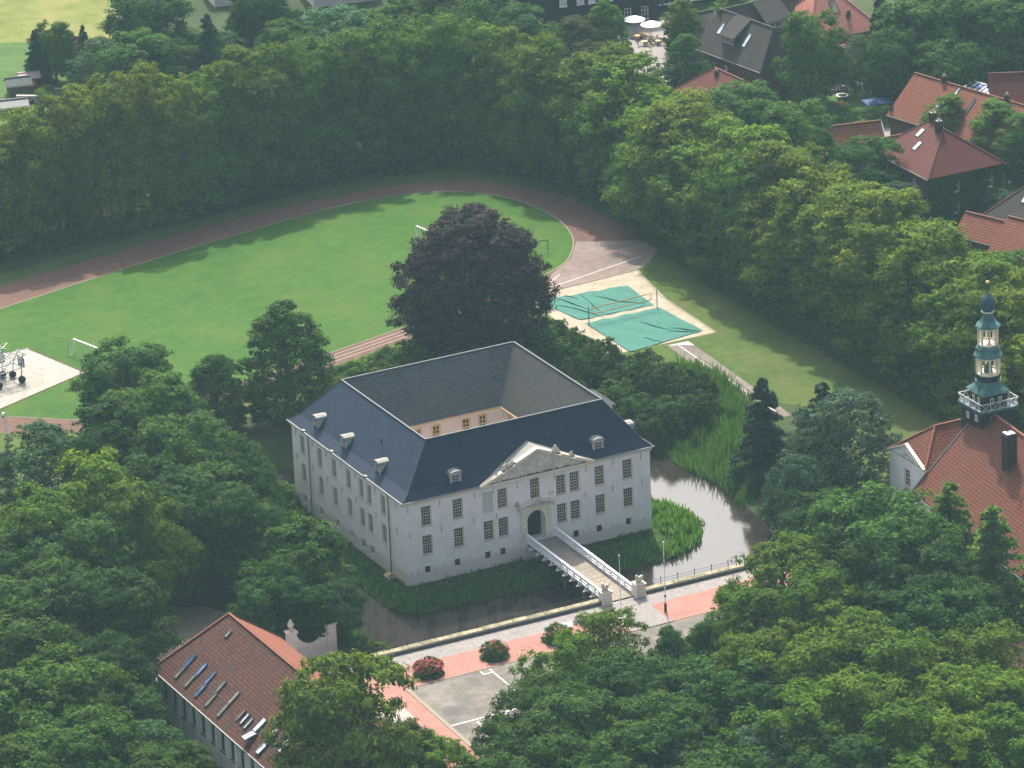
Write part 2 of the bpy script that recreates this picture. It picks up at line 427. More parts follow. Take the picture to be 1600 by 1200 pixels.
def wall(mb, o, u, L, z0, z1, holes, depth=.22, mi=0, nrm=None):
    """wall panel from o along u with real openings (a0, a1, z0, z1) and their reveals"""
    o, u = Vector(o), Vector(u).normalized()
    n = Vector((u.y, -u.x, 0)) if nrm is None else Vector(nrm)       # outward
    xs = sorted({0, L, *[h[0] for h in holes], *[h[1] for h in holes]})
    zs = sorted({z0, z1, *[h[2] for h in holes], *[h[3] for h in holes]})
    P = lambda a, z, d=0: (o.x + u.x * a - n.x * d, o.y + u.y * a - n.y * d, o.z + z)
    for i in range(len(xs) - 1):
        for j in range(len(zs) - 1):
            cx, cz = (xs[i] + xs[i + 1]) / 2, (zs[j] + zs[j + 1]) / 2
            if any(h[0] < cx < h[1] and h[2] < cz < h[3] for h in holes): continue
            mb.quad(P(xs[i], zs[j]), P(xs[i + 1], zs[j]), P(xs[i + 1], zs[j + 1]), P(xs[i], zs[j + 1]), mi)
    for a0, a1, b0, b1 in holes:
        for p, q in (((a0, b0), (a1, b0)), ((a1, b0), (a1, b1)), ((a1, b1), (a0, b1)), ((a0, b1), (a0, b0))):
            mb.quad(P(*p), P(*q), P(*q, depth), P(*p, depth), mi)
def window(parent, o, u, a0, a1, z0, z1, cols=4, rows=5, frame='cream_wood', pane='glass', depth=.15, nrm=None, sill=True, fw=.09, bw=.035, label=None, proud=0.0, sillmat=None, surround=0):
    """window part (frame and bars) with its pane and sill as sub-parts"""
    o, u = Vector(o), Vector(u).normalized()
    n = Vector((u.y, -u.x, 0)) if nrm is None else Vector(nrm)
    P = lambda a, z, d=0: Vector((o.x + u.x * a - n.x * d, o.y + u.y * a - n.y * d, o.z + z))
    mb = MB(); d = depth - .03
    def bar(p, q, w): mb.bar(P(*p, d), P(*q, d), w, .07, up=n)
    h = fw / 2
    bar((a0 + h, z0), (a0 + h, z1), fw); bar((a1 - h, z0), (a1 - h, z1), fw)
    bar((a0 + fw, z1 - h), (a1 - fw, z1 - h), fw); bar((a0 + fw, z0 + h), (a1 - fw, z0 + h), fw)
    for k in range(1, cols):
        a = a0 + fw + (a1 - a0 - 2 * fw) * k / cols
        mb.bar(P(a, z0 + fw, d - .004), P(a, z1 - fw, d - .004), bw, .05, up=n)
    for k in range(1, rows):
        z = z0 + fw + (z1 - z0 - 2 * fw) * k / rows
        w2 = bw * (2 if k == rows // 2 and rows > 3 else 1)
        mb.bar(P(a0 + fw, z, d + .002), P(a1 - fw, z, d + .002), w2, .05, up=n)
    if surround:                                       # flat painted band round the opening
        for p, q, w2 in (((a0 - surround / 2, z0), (a0 - surround / 2, z1 + surround), surround), ((a1 + surround / 2, z0), (a1 + surround / 2, z1 + surround), surround), ((a0, z1 + surround / 2), (a1, z1 + surround / 2), surround)):
            mb.bar(P(*p, -.015), P(*q, -.015), w2, .04, up=n)
    f = mb.build('window', frame, parent)
    if label: f['label'] = label
    g = MB(); g.quad(P(a0 + .02, z0 + .02, depth), P(a1 - .02, z0 + .02, depth), P(a1 - .02, z1 - .02, depth), P(a0 + .02, z1 - .02, depth))
    g.build('pane', pane, f)
    if sill:
        g = MB(); g.prism([P(a0 - .1, z0 - .14, -.1), P(a1 + .1, z0 - .14, -.1), P(a1 + .1, z0, -.1), P(a0 - .1, z0, -.1)], (0, 0, 0), -n * .18)
        g.build('sill', sillmat or frame, f)
    return f
def dormer(parent, c, n, W=1.5, H=1.7, D=2.2, cols=4, rows=3, body='grey_paint', roof='zinc', arch=.35):
    """barrel-roofed dormer; c = foot centre of its front, n = direction it faces"""
    c, n = Vector(c), Vector(n).normalized(); u = Vector((-n.y, n.x, 0))
    P = lambda a, z, d=0: c + u * a - n * d + Vector((0, 0, z))
    h = W / 2
    mb = MB()
    # front ring round the window, cheeks, back
    k = .17
    for a0, a1, z0, z1 in ((-h, -h + k, 0, H), (h - k, h, 0, H), (-h + k, h - k, H - k * .6, H), (-h + k, h - k, 0, k)):
        mb.prism([P(a0, z0), P(a1, z0), P(a1, z1), P(a0, z1)], (0, 0, 0), -n * .14)
    mb.prism([P(-h, 0, .14), P(-h, H, .14), P(-h, H, D), P(-h, 0, D * .3)], (0, 0, 0), u * .1)
    mb.prism([P(h, 0, .14), P(h, H, .14), P(h, H, D), P(h, 0, D * .3)], (0, 0, 0), -u * .1)
    arc = [(-(h) * math.cos(math.pi * i / 8), H + .002 + arch * math.sin(math.pi * i / 8)) for i in range(9)]
    mb.prism([P(a, z, .0) for a, z in arc], (0, 0, 0), -n * .12)
    d = mb.build('dormer', body, parent)
    r = MB()
    ho = h + .12
    ar = [(-ho * math.cos(math.pi * i / 10), H + .05 + (arch + .06) * math.sin(math.pi * i / 10)) for i in range(11)]
    loop = [P(a, z, -.18) for a, z in ar] + [P(a * .93, z - .09, -.18) for a, z in reversed(ar)]
    r.prism(loop, (0, 0, 0), -n * (D + .2))
    for i in range(0, 11, 2): a, z = ar[i]; r.bar(P(a, z, -.18), P(a, z, D), .06, .05)
    r.build('roof', roof, d)
    window(d, P(-h + k, k, 0), u if Vector((u.y, -u.x, 0)).dot(n) > 0 else u, 0, W - 2 * k, 0, H - k * 1.6, cols, rows, 'cream_wood', 'glass', .1, nrm=n, sill=False, fw=.06, bw=.035)
    return d

# ------------------------------------------------------------------ terrain, water, paved ground
WATER_Z = -0.8
ISLAND = [(-3.0, 37), (-3.2, 22), (-3.6, 10.8), (-4.3, 3), (-4.2, -3), (-2.3, -6.6), (2.2, -7.0), (7.6, -6.9), (14, -7.4), (22, -8.0), (30.6, -8.4), (34.5, -8.0), (38.4, -6.2), (41.0, -2.8), (42.0, 1.5), (41.2, 7), (40.0, 12), (38.8, 20), (38.4, 37)]
OUTER = [(-11.5, -22.5), (51.5, -22.5), (49.0, -10), (49.6, 0), (50.6, 9), (49.8, 16), (50.0, 25), (51, 33), (50, 46), (-14, 46), (-12.5, 20), (-9.0, 8), (-8.6, 1.6), (-12.0, -9)]
def sdist(px, py, poly):
    """signed distance arrays: negative inside"""
    d = np.full(px.shape, 1e9); inside = np.zeros(px.shape, bool); n = len(poly)
    for i in range(n):
        x0, y0 = poly[i]; x1, y1 = poly[(i + 1) % n]
        ex, ey = x1 - x0, y1 - y0
        t = np.clip(((px - x0) * ex + (py - y0) * ey) / (ex * ex + ey * ey), 0, 1)
        d = np.minimum(d, np.hypot(px - x0 - t * ex, py - y0 - t * ey))
        c = ((y0 > py) != (y1 > py)) & (px < (x1 - x0) * (py - y0) / ((y1 - y0) if y1 != y0 else 1e-9) + x0)
        inside ^= c
    return np.where(inside, -d, d)
def ground_z(px, py):
    px = np.asarray(px, float); py = np.asarray(py, float)
    di = sdist(px, py, ISLAND); do = sdist(px, py, OUTER)
    z_isl = np.clip(WATER_Z + .02 - di * .42, -1.9, .0)
    bank = np.where(px > 48, .22, .6)
    z_out = np.clip(WATER_Z + do * bank, -1.9, 2.0)
    z = np.maximum(z_isl, z_out)
    return np.where(py < -21.6, 2.0, z)
def terrain():
    xs = np.concatenate([[-800, -400, -200, -120, -80], np.arange(-60, 112, 1.0), [130, 170, 240, 400, 900]])
    ys = np.concatenate([[-700, -400, -200, -120, -80], np.arange(-60, 66, 1.0), [90, 130, 180, 260, 420, 900]])
    X, Y = np.meshgrid(xs, ys); Z = ground_z(X, Y)
    nx, ny = len(xs), len(ys)
    mb = MB()
    mb.v = list(zip(X.ravel().tolist(), Y.ravel().tolist(), Z.ravel().tolist()))
    mb.f = [(j * nx + i, j * nx + i + 1, (j + 1) * nx + i + 1, (j + 1) * nx + i) for j in range(ny - 1) for i in range(nx - 1)]
    mb.m = [0] * len(mb.f)
    return struct('ground', mb, 'soil_grass', smooth=True)
terrain()
mb = MB(); mb.poly([(-16, -21.7), (60, -21.7), (60, 48), (-16, 48)], WATER_Z); struct('moat_water', mb, 'water')

def cat(pts, k=8, closed=True):
    """smooth curve through points"""
    n = len(pts); out = []
    for i in range(n if closed else n - 1):
        p = [pts[(i + j) % n] if closed else pts[min(max(i + j, 0), n - 1)] for j in (-1, 0, 1, 2)]
        for s in range(k):
            t = s / k
            out.append(tuple(.5 * (2 * p[1][c] + (p[2][c] - p[0][c]) * t + (2 * p[0][c] - 5 * p[1][c] + 4 * p[2][c] - p[3][c]) * t * t + (3 * p[1][c] - p[0][c] - 3 * p[2][c] + p[3][c]) * t ** 3) for c in (0, 1)))
    if not closed: out.append(pts[-1])
    return out
LZ = 2.0
inner = cat([(-23.6, 78.1), (-14.6, 71.2), (-5, 69.8), (9.8, 72), (25, 75.5), (37.4, 78.7), (55, 83), (66.3, 87.7), (71.9, 92.2), (76.6, 100.7), (77.9, 111.8), (74.3, 123.7), (64.5, 130.3), (51.9, 131), (38, 128.7), (19.8, 125), (-7.5, 117.9), (-40, 109), (-50, 98), (-40, 84)], 6)
outer = cat([(-29, 74.5), (-17.5, 67.2), (-5, 65.2), (9.8, 67.5), (25, 71), (36.5, 74.5), (50, 77.5), (62, 80.4), (77, 81.5), (83.5, 92), (84.6, 104.5), (82.8, 119), (76, 129.5), (66, 134.6), (51.5, 135.6), (35.6, 134.5), (23, 132.6), (7, 129.2), (-3.8, 127), (-46, 116), (-58, 98), (-46, 80)], 6)
sheet('school_lawn', cat([(-60, 60), (10, 60), (40, 58), (70, 22), (66, -2), (72, -12), (82, -10), (90, 40), (92, 84), (92, 130), (70, 142), (30, 137), (-10, 130), (-62, 120)], 4), LZ + .004, 'strip_lawn')
sheet('running_track', outer, LZ + .008, 'cinder')
sheet('athletics_asphalt', [(62.4, 80.5), (65.8, 86.6), (71.5, 91), (75.6, 97.2), (83.6, 92.4), (84.6, 88), (80, 83), (77, 81.5)], LZ + .012, 'asphalt_fan')
sheet('sports_field', inner, LZ + .016, 'lawn')
# kerb line round the field and lane lines on the front straight
mb = MB()
for i in range(len(inner)):
    a, b = Vector((*inner[i], LZ + .02)), Vector((*inner[(i + 1) % len(inner)], LZ + .02))
    mb.bar(a, b, .16, .06)
struct('track_kerb', mb, 'kerb')
mb = MB()
for k in range(1, 4):
    for (x0, y0), (x1, y1) in zip([(9.8, 72), (25, 75.5), (37.4, 78.7)], [(25, 75.5), (37.4, 78.7), (55, 83)]):
        d = -k * 1.05
        mb.quad((x0, y0 + d - .03, LZ + .014), (x1, y1 + d - .03, LZ + .014), (x1, y1 + d + .03, LZ + .014), (x0, y0 + d + .03, LZ + .014))
for a, b in (((63.6, 81.9), (80.5, 86.2)), ((62.6, 82.4), (67, 86))):
    mb.quad((*a, LZ + .018), (*b, LZ + .018), (b[0], b[1] + .12, LZ + .018), (a[0], a[1] + .12, LZ + .018))
struct('track_lines', mb, 'line')
sheet('sand_pitch', [(57.5, 53.2), (74.2, 52.9), (74.6, 66), (77.2, 81.3), (62, 80.2), (58, 79)], LZ + .014, 'sand')
mb = MB(); mb.bar((74.3, 52.9, LZ + .02), (74.9, 70, LZ + .02), .25, .1); mb.bar((74.9, 70, LZ + .02), (77.3, 81.3, LZ + .02), .25, .1); mb.bar((62, 80.5, LZ + .02), (77.3, 81.5, LZ + .02), .25, .1)
struct('pitch_kerb', mb, 'kerb')
sheet('runway', [(66.1, 52.4), (69.4, 52.2), (68.2, 31), (67.4, 20), (64.0, 20), (64.6, 31)], LZ + .012, 'old_asphalt')
mb = MB(); mb.quad((67.4, 52, LZ + .02), (67.52, 52, LZ + .02), (66.3, 22, LZ + .02), (66.18, 22, LZ + .02)); mb.quad((66.2, 52, LZ + .02), (69.3, 51.9, LZ + .02), (69.3, 50.2, LZ + .02), (68.2, 51.2, LZ + .02))
struct('runway_line', mb, 'line')
sheet('basketball_court', [(-30, 101.8), (-10.3, 100.6), (-7.1, 87.4), (-23, 80.6), (-34, 86)], LZ + .020, 'concrete')
mb = MB()
for a, b in (((-10.3, 100.6), (-7.1, 87.4)), ((-7.1, 87.4), (-23, 80.6)), ((-10.3, 100.6), (-30, 101.8))): mb.bar((*a, LZ + .02), (*b, LZ + .02), .18, .1)
struct('court_kerb', mb, 'cinder')
sheet('side_path', [(-30, 132), (-4.5, 128.4), (-6, 133), (-30, 139)], LZ + .012, 'asphalt')
sheet('meadow', [(-200, 262), (38, 238), (59, 228), (74, 268), (240, 880), (-700, 880)], LZ + .006, 'meadow')
sheet('garden', [(26, 192), (48, 190), (56, 214), (58, 228), (40, 239), (10, 248)], LZ + .007, 'garden_lawn')
sheet('town_garden', [(136, 118), (150, 114), (152, 132), (140, 140)], LZ + .010, 'garden_lawn')
sheet('town_square', [(112, 168), (117, 156), (127, 152), (136, 156), (142, 168), (176, 180), (176, 186), (140, 186), (118, 188)], LZ + .008, 'town_paving')
sheet('town_road', [(137, 108), (142, 107), (150, 136), (176, 128), (182, 134), (150, 148), (143, 144)], LZ + .006, 'town_paving')
mb = MB()
mb.bar((119, 163.2, LZ + .02), (141, 168.6, LZ + .02), .3, .12)
struct('square_kerb', mb, 'kerb')
sheet('terrace_paving', [(150, 100), (170, 96), (176, 124), (158, 128)], LZ + .012, 'red_pavers')
# forecourt
sheet('quay_paving', [(-24, -22.0), (58, -22.0), (58, -25.2), (21.0, -25.2), (21.0, -31.2), (15.3, -31.2), (15.3, -25.4), (-24, -25.6)], LZ + .008, 'pavers')
sheet('forecourt_red_paving', [(-26, -25.6), (15.3, -25.4), (15.3, -31.2), (-15.4, -31.3), (-15.9, -50), (-16.6, -66), (-24, -66), (-24, -40)], LZ + .012, 'red_pavers')
sheet('roadside_red_paving', [(21.0, -25.2), (42, -24.5), (42, -30.6), (21.0, -31.2)], LZ + .012, 'red_pavers')
sheet('pale_tile_patch', [(-22.6, -35.6), (-18.3, -35.3), (-18.1, -39.4), (-22.6, -40)], LZ + .016, 'pale_tiles')
sheet('playground_asphalt', [(-15.4, -31.4), (50, -30.7), (50, -70), (-16.6, -70)], LZ + .008, 'asphalt')
sheet('tower_forecourt', [(44, -36), (59.5, -36), (59, -70), (44, -70)], LZ + .014, 'red_pavers')
mb = MB(); mb.bar((59.4, -30, 2.05), (58.8, -70, 2.05), .5, .16); struct('forecourt_kerb', mb, 'kerb')
mb = MB(); mb.bar((-15.5, -31.5, 2.03), (-16.8, -68, 2.03), .5, .1); mb.bar((-15.4, -31.35, 2.02), (50, -30.65, 2.02), .14, .07); struct('playground_kerb', mb, 'kerb')
mb = MB()
for a, b, wd in (((-15.7, -43.45), (8, -43.0), .2), ((-4.5, -31.5), (-4.9, -47), .2), ((-5.75, -31.5), (-5.8, -32.6), .15), ((-5.8, -32.6), (-4.6, -32.5), .15),
                 ((-12.5, -44.0), (-12.6, -45.4), .15), ((-12.5, -44.05), (-8, -43.9), .15)):
    a, b = Vector((*a, LZ + .014)), Vector((*b, LZ + .014)); d = (b - a).normalized(); s = Vector((-d.y, d.x, 0)) * wd / 2
    mb.quad(a - s, b - s, b + s, a + s)
struct('playground_lines', mb, 'line')
sheet('yard', [(-50, -21), (-24.5, -20.5), (-20, -8), (-26, 4), (-36, 10), (-52, 8)], LZ + .008, 'yard')
# quay: solid wall down to the moat bed, mossy coping, outer face coloured dark for its shade
rng = random.Random(5)
for x0, x1, lb in ((-15.5, 15.9, 'long dark quay wall with cream coping and thin iron rail, left of the bridge'), (22.0, 59, 'dark quay wall with cream coping and thin iron rail, right of the bridge')):
    q = empty('quay_wall', (x0, -21.6, 2), 0, lb, 'quay wall', 'quay walls along the moat'); O = (x0, -21.6, 2)
    mb = MB(); mb.box(x0, -22.05, -2.2, x1, -21.0, 2.42); mb.build('wall', 'quay_dark', q, off=O)
    mb = MB(); x = x0
    while x < x1 - .3:
        l = min(rng.uniform(1.9, 2.4), x1 - x); mb.box(x + .03, -21.86 + rng.uniform(-.02, .02), 2.42, x + l - .03, -20.95 + rng.uniform(-.05, .05), 2.50 + rng.uniform(-.01, .02)); x += l
    mb.build('coping', 'quay_stone', q, off=O)
    for i in range(int((x1 - x0) / 2.4) + 1):
        xx = x0 + .4 + i * 2.4
        if xx > x1: break
        mb = MB(); mb.tube([(xx, -21.0, 2.45), (xx, -21.0, 3.25)], .045, 6); mb.lathe([(.02, 0), (.08, .05), (.06, .12), (.01, .18)], (xx, -21.0, 3.24), 6)
        mb.build('rail_post', 'iron', q, off=O)
    mb = MB(); mb.bar((x0, -21.0, 3.1), (x1, -21.0, 3.1), .035); mb.bar((x0, -21.0, 2.75), (x1, -21.0, 2.75), .03)
    mb.build('rail', 'iron', q, off=O)

# ------------------------------------------------------------------ the moated castle
CW, CD, EZ, RZ = 35.0, 33.36, 11.54, 17.53
ca = empty('moated_castle', (0, 0, 0), 0, 'white four-winged moated castle with blue slate roof, courtyard and carved pediment', 'castle')
WH = EZ - .25
fr = []                                  # front windows: (x0, x1, z0, z1, cols, rows)
for x0 in (2.35, 6.78, 11.0, 13.1, 21.45, 23.4, 27.0, 31.05):
    fr += [(x0, x0 + 1.32, 7.75, 10.35, 4, 6), (x0, x0 + 1.32, 3.85, 6.4, 4, 6)]
fr.append((17.75, 19.05, 8.0, 10.7, 4, 6))
fb = [(x, x + .75, 1.35, 2.25, 2, 2) for x in (2.5, 6.7, 11.0, 13.15, 19.9, 21.9, 23.65, 27.0, 31.25)]
lf = []
LY = (30.2, 24.9, 20.6, 16.3, 12.6, 10.2, 6.2)      # centre y on the left side
for y in LY: lf += [(y - .6, y + .6, 7.75, 10.35, 4, 6), (y - .6, y + .6, 3.85, 6.4, 4, 6)]
lb = [(y - .5, y + .5, .9, 2.0, 3, 2) for y in (30.2, 25.2, 20.4, 16.2, 12.6, 10.0)]
door = [(16.95, 19.65, 2.45, 6.35)]
mb = MB()
wall(mb, (0, 0, 0), (1, 0, 0), CW, -1.0, WH, [h[:4] for h in fr + fb] + door, .22)
wall(mb, (0, CD, 0), (0, -1, 0), CD, -1.0, WH, [(CD - h[1], CD - h[0], h[2], h[3]) for h in lf + lb], .22)
wall(mb, (CW, 0, 0), (0, 1, 0), CD, -1.0, WH, [], .2)
wall(mb, (CW, CD, 0), (-1, 0, 0), CW, -1.0, WH, [], .2)
# passage behind the door
for a, b in (((16.95, .22), (16.95, 1.4)), ((19.65, .22), (19.65, 1.4))): mb.quad((a[0], a[1], 2.45), (b[0], b[1], 2.45), (b[0], b[1], 6.35), (a[0], a[1], 6.35))
mb.quad((16.95, .22, 2.45), (19.65, .22, 2.45), (19.65, 1.4, 2.45), (16.95, 1.4, 2.45)); mb.quad((16.95, .22, 6.35), (19.65, .22, 6.35), (19.65, 1.4, 6.35), (16.95, 1.4, 6.35))
mb.build('wall', 'white_wall', ca)
for h in fr:
    window(ca, (0, 0, 0), (1, 0, 0), *h[:4], h[4], h[5], pane='curtain' if h[:1] == (11.0,) and h[2] > 7 else 'glass', depth=.19, fw=.08, bw=.04, surround=.06)
for h in fb: window(ca, (0, 0, 0), (1, 0, 0), *h, 'brown_timber', 'glass', .17, fw=.07, sill=False)
for h in lf: window(ca, (0, CD, 0), (0, -1, 0), CD - h[1], CD - h[0], *h[2:], depth=.19, fw=.08, bw=.04, surround=.06)
for k, h in enumerate(lb): window(ca, (0, CD, 0), (0, -1, 0), CD - h[1], CD - h[0], *h[2:], 'cream_wood', 'glass' if k not in (1, 3) else 'curtain', .17, fw=.08, sill=False, surround=.1)
# courtyard walls
IX0, IX1, IY0, IY1 = 10.6, 25.85, 7.87, 23.57
mb = MB()
cwn = [(13.0, 14.0), (15.65, 16.75), (20.0, 21.1), (22.45, 23.55), (11.0, 11.9)]
wall(mb, (IX0, IY1, 0), (1, 0, 0), IX1 - IX0, 0, WH - .1, [(a - IX0, b - IX0, z0, z0 + 2.5) for a, b in cwn for z0 in (8.0, 4.0)], .2)
wall(mb, (IX1, IY1, 0), (0, -1, 0), IY1 - IY0, 0, WH - .1, [(y, y + 1.1, 8.0, 10.5) for y in (1.6, 5.4, 9.0)], .2)
wall(mb, (IX0, IY0, 0), (0, 1, 0), IY1 - IY0, 0, WH - .1, [], .2)
wall(mb, (IX1, IY0, 0), (-1, 0, 0), IX1 - IX0, 0, WH - .1, [], .2)
mb.build('courtyard_wall', 'pink_wall', ca)
for a, b in cwn:
    for z0 in (8.0, 4.0): window(ca, (IX0, IY1, 0), (1, 0, 0), a - IX0, b - IX0, z0, z0 + 2.5, 2, 4, 'ochre_wood', 'glass', .1, fw=.14, bw=.1, surround=.12)
for y in (1.6, 5.4, 9.0): window(ca, (IX1, IY1, 0), (0, -1, 0), y, y + 1.1, 8.0, 10.5, 2, 4, 'ochre_wood', 'glass', .1, fw=.14, bw=.1, surround=.12)
mb = MB(); mb.quad((IX0, IY0, .3), (IX1, IY0, .3), (IX1, IY1, .3), (IX0, IY1, .3)); mb.build('courtyard_paving', 'pavers', ca)
# cornice and gutter
mb = MB()
def ring(mb, i0, i1, z0, z1):
    """square ring between inset i0 (outer, negative = outside) and i1"""
    mb.box(i0, i0, z0, CW - i0, i1, z1); mb.box(i0, CD - i1, z0, CW - i0, CD - i0, z1)
    mb.box(i0, i1, z0, i1, CD - i1, z1); mb.box(CW - i1, i1, z0, CW - i0, CD - i1, z1)
ring(mb, -.30, .0, WH - .12, WH + .12); ring(mb, -.16, -.002, WH - .38, WH - .122)
mb.build('cornice', 'cream', ca)
mb = MB()
for a, b in (((-.42, -.42), (CW + .42, -.42)), ((-.42, CD + .42), (CW + .42, CD + .42)), ((-.42, -.42), (-.42, CD + .42)), ((CW + .42, -.42), (CW + .42, CD + .42))):
    mb.bar((*a, WH + .17), (*b, WH + .17), .14, .12)
mb.build('gutter', 'zinc', ca)
mb = MB()
for y in (28.0, 4.4):
    mb = MB(); mb.tube([(-.14, y, WH), (-.14, y, 0)], .07, 6)
    mb.lathe([(.07, 0), (.16, .15), (.16, .3)], (-.16, y, WH - .3), 6); mb.build('downpipe', 'lead', ca)
# wall anchors
rng = random.Random(3)
mb = MB()
for x in (.6, 5.0, 9.8, 12.7, 16.0, 21.0, 25.6, 29.6, 33.6):
    for z in (10.4, 6.9):
        xx = x + rng.uniform(-.2, .2); mb.bar((xx, -.03, z - .45), (xx, -.03, z + .4), .05, .04)
for y in (32, 27.0, 22.8, 18.4, 14.2, 8.4, 2.4):
    for z in (10.4, 6.9): mb.bar((-.03, y, z - .45), (-.03, y, z + .4), .05, .04)
mb.build('wall_anchor', 'iron', ca)
# roof: flared outer slopes in blue slate, inner slopes in grey tile
o = -.48; OZ = EZ - .16
def rect(i_f, i_l, i_r, i_b, z): return [(i_l, i_f, z), (CW - i_r, i_f, z), (CW - i_r, CD - i_b, z), (i_l, CD - i_b, z)]
e0 = rect(o, o, o, o, OZ)
e1 = rect(.75, .95, .85, .9, OZ + 1.02)
rg = rect(3.93, 5.29, 4.57, 4.9, RZ)
e1 = [tuple(Vector(a).lerp(Vector(b), .24) - Vector((0, 0, .42))) for a, b in zip(e0, rg)]
en = [(IX0 - .3, IY0 + .3 - .6, 0), ]
inn = [(IX0 + .35, IY0 + .35, EZ - .25), (IX1 - .35, IY0 + .35, EZ - .25), (IX1 - .35, IY1 - .35, EZ - .25), (IX0 + .35, IY1 - .35, EZ - .25)]
mb = MB()
for k in range(4):
    j = (k + 1) % 4
    for lo, hi in ((e0, e1), (e1, rg)): mb.quad(lo[k], lo[j], hi[j], hi[k], 0)
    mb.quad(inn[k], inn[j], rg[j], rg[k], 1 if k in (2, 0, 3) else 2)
    # soffits
    mb.quad(e0[k], e0[j], (max(0, min(CW, e0[j][0])), max(0, min(CD, e0[j][1])), OZ - .01), (max(0, min(CW, e0[k][0])), max(0, min(CD, e0[k][1])), OZ - .01), 0)
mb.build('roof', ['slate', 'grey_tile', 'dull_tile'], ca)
mb = MB()
for k in range(4): mb.bar(Vector(rg[k]) + Vector((0, 0, .06)), Vector(rg[(k + 1) % 4]) + Vector((0, 0, .06)), .2, .12)
mb.build('ridge_cap', 'ridge_zinc', ca)
mb = MB()
for k in range(4):
    mb.bar(Vector(e1[k]) + Vector((0, 0, .03)), Vector(rg[k]) + Vector((0, 0, .03)), .09, .07); mb.bar(Vector(e0[k]) + Vector((0, 0, .03)), Vector(e1[k]) + Vector((0, 0, .03)), .09, .07)
mb.build('hip_flashing', 'lead', ca)
mb = MB()
for k in range(4): mb.bar(Vector(inn[k]) + Vector((0, 0, .05)), Vector(rg[k]) + Vector((0, 0, .05)), .34, .06)
mb.build('valley_flashing', 'ridge_zinc', ca)
mb = MB()
for k in range(4): mb.bar(Vector(inn[k]) + Vector((0, 0, -.14)), Vector(inn[(k + 1) % 4]) + Vector((0, 0, -.14)), .18, .2)
mb.build('courtyard_eave', 'ochre_wood', ca)
for x in (7.65, 27.95): dormer(ca, (x, .55, 12.0), (0, -1, 0), 1.5, 1.5, 2.6, 4, 3)
for y in (27.3, 19.0, 9.0): dormer(ca, (.75, y, 12.0), (-1, 0, 0), 1.45, 1.55, 2.6, 2, 4)
dormer(ca, (CW - .75, 3.6, 12.0), (1, 0, 0), 1.5, 1.5, 2.6, 2, 4)
mb = MB()
for y in (28.9, 20.4, 10.4): mb.box(-.5, y - .3, OZ - .02, .1, y + .3, OZ + .28)
mb.build('gutter_box', 'zinc', ca)
# bay with pyramid roof on the far right flank
mb = MB(); mb.box(CW + .01, 14.5, -1, CW + 2.4, 19.5, 11.9); mb.build('bay', 'white_wall', ca)
mb = MB(); B = [(CW - 1.2, 14.1), (CW + 2.8, 14.1), (CW + 2.8, 19.9), (CW - 1.2, 19.9)]; t = (CW + .7, 17, 13.6)
for k in range(4): mb.tri((*B[k], 11.95), (*B[(k + 1) % 4], 11.95), t)
mb.tube([t, (t[0], t[1], 14.6)], .05, 5); mb.blob((t[0], t[1], 14.7), .14, rng)
mb.build('bay_roof', 'ridge_zinc', ca)
# small roof fittings: snow hooks and a vent
mb = MB()
for x, yy in ((15.0, 1.6), (14.0, 1.0), (12.6, .6), (16.3, 2.0), (21.6, 2.4), (22.6, 1.9), (24.9, 1.4), (26.6, 1.0), (19.6, 2.9)):
    z = OZ + (yy + .5) * 1.33 + .0; mb.bar((x, yy, z), (x + .25, yy - .1, z + .12), .22, .06)
mb.build('snow_hook', 'ridge_zinc', ca)
mb = MB(); mb.lathe([(.1, 0), (.12, .45), (.16, .5), (.02, .6)], (30.9 - 2.2, 25 - 9, 14.6), 6); mb.lathe([(.1, 0), (.12, .5), (.02, .6)], (2.9, 12, 14.9), 6); mb.build('roof_vent', 'iron', ca)
# pediment: carved tympanum, broken raking cornice, own little roof
PX0, PX1, PXM, PZ0, PZ1 = 10.7, 26.5, 18.6, 11.35, 14.75
mb = MB()
mb.prism([(PX0 + .4, -.25, PZ0), (PX1 - .4, -.25, PZ0), (PXM, -.25, PZ1 - .1)], (0, 0, 0), (0, .5, 0))
rng = random.Random(11)
for k in range(150):
    x = rng.uniform(PX0 + 1.2, PX1 - 1.2); top = PZ1 - .35 - abs(x - PXM) * (PZ1 - PZ0) / 7.9
    if top < PZ0 + .3: continue
    z = rng.uniform(PZ0 + .25, top); s_ = rng.uniform(.1, .32)
    mb.blob((x, -.26, z), (s_, .13, s_ * rng.uniform(.7, 2.0)), rng, 5, 0, .35)
mb.build('tympanum', 'stone', ca)
mb = MB()
def rake(x0, x1, w_=.7, h_=.34, z_=0):
    s1 = PZ1 - PZ0
    zz = lambda x: PZ1 - abs(x - PXM) / 7.9 * s1 + .12 + z_
    mb.bar((x0, -.42, zz(x0)), (x1, -.42, zz(x1)), w_, h_)
for x0, x1 in ((PX0 - .2, 13.6), (15.6, PXM), (PXM, 20.6), (22.0, 23.1), (24.0, PX1 + .2)): rake(x0, x1)
for x0, x1 in ((PX0 - .1, PXM), (PXM, PX1 + .1)): rake(x0, x1, .42, .16, -.2)
mb.bar((PX0 - .3, -.36, PZ0 - .04), (PX1 + .3, -.36, PZ0 - .04), .34, .26)
mb.build('raking_cornice', 'cream', ca)
mb = MB()
for x, s_ in ((14.1, .36), (15.0, .30), (14.6, .28), (21.2, .46), (21.5, .30), (23.5, .28), (12.9, .2), (21.0, .26)):
    z = PZ1 - abs(x - PXM) / 7.9 * (PZ1 - PZ0) + .3
    mb.blob((x, -.4, z + s_ * .4), (s_, s_ * .6, s_ * 1.1), rng, 5, 0, .3); mb.blob((x + .1, -.4, z + s_ * 1.5), (s_ * .4, s_ * .4, s_ * .5), rng, 5, 0, .3)
mb.build('pediment_ornament', 'stone', ca)
mb = MB()
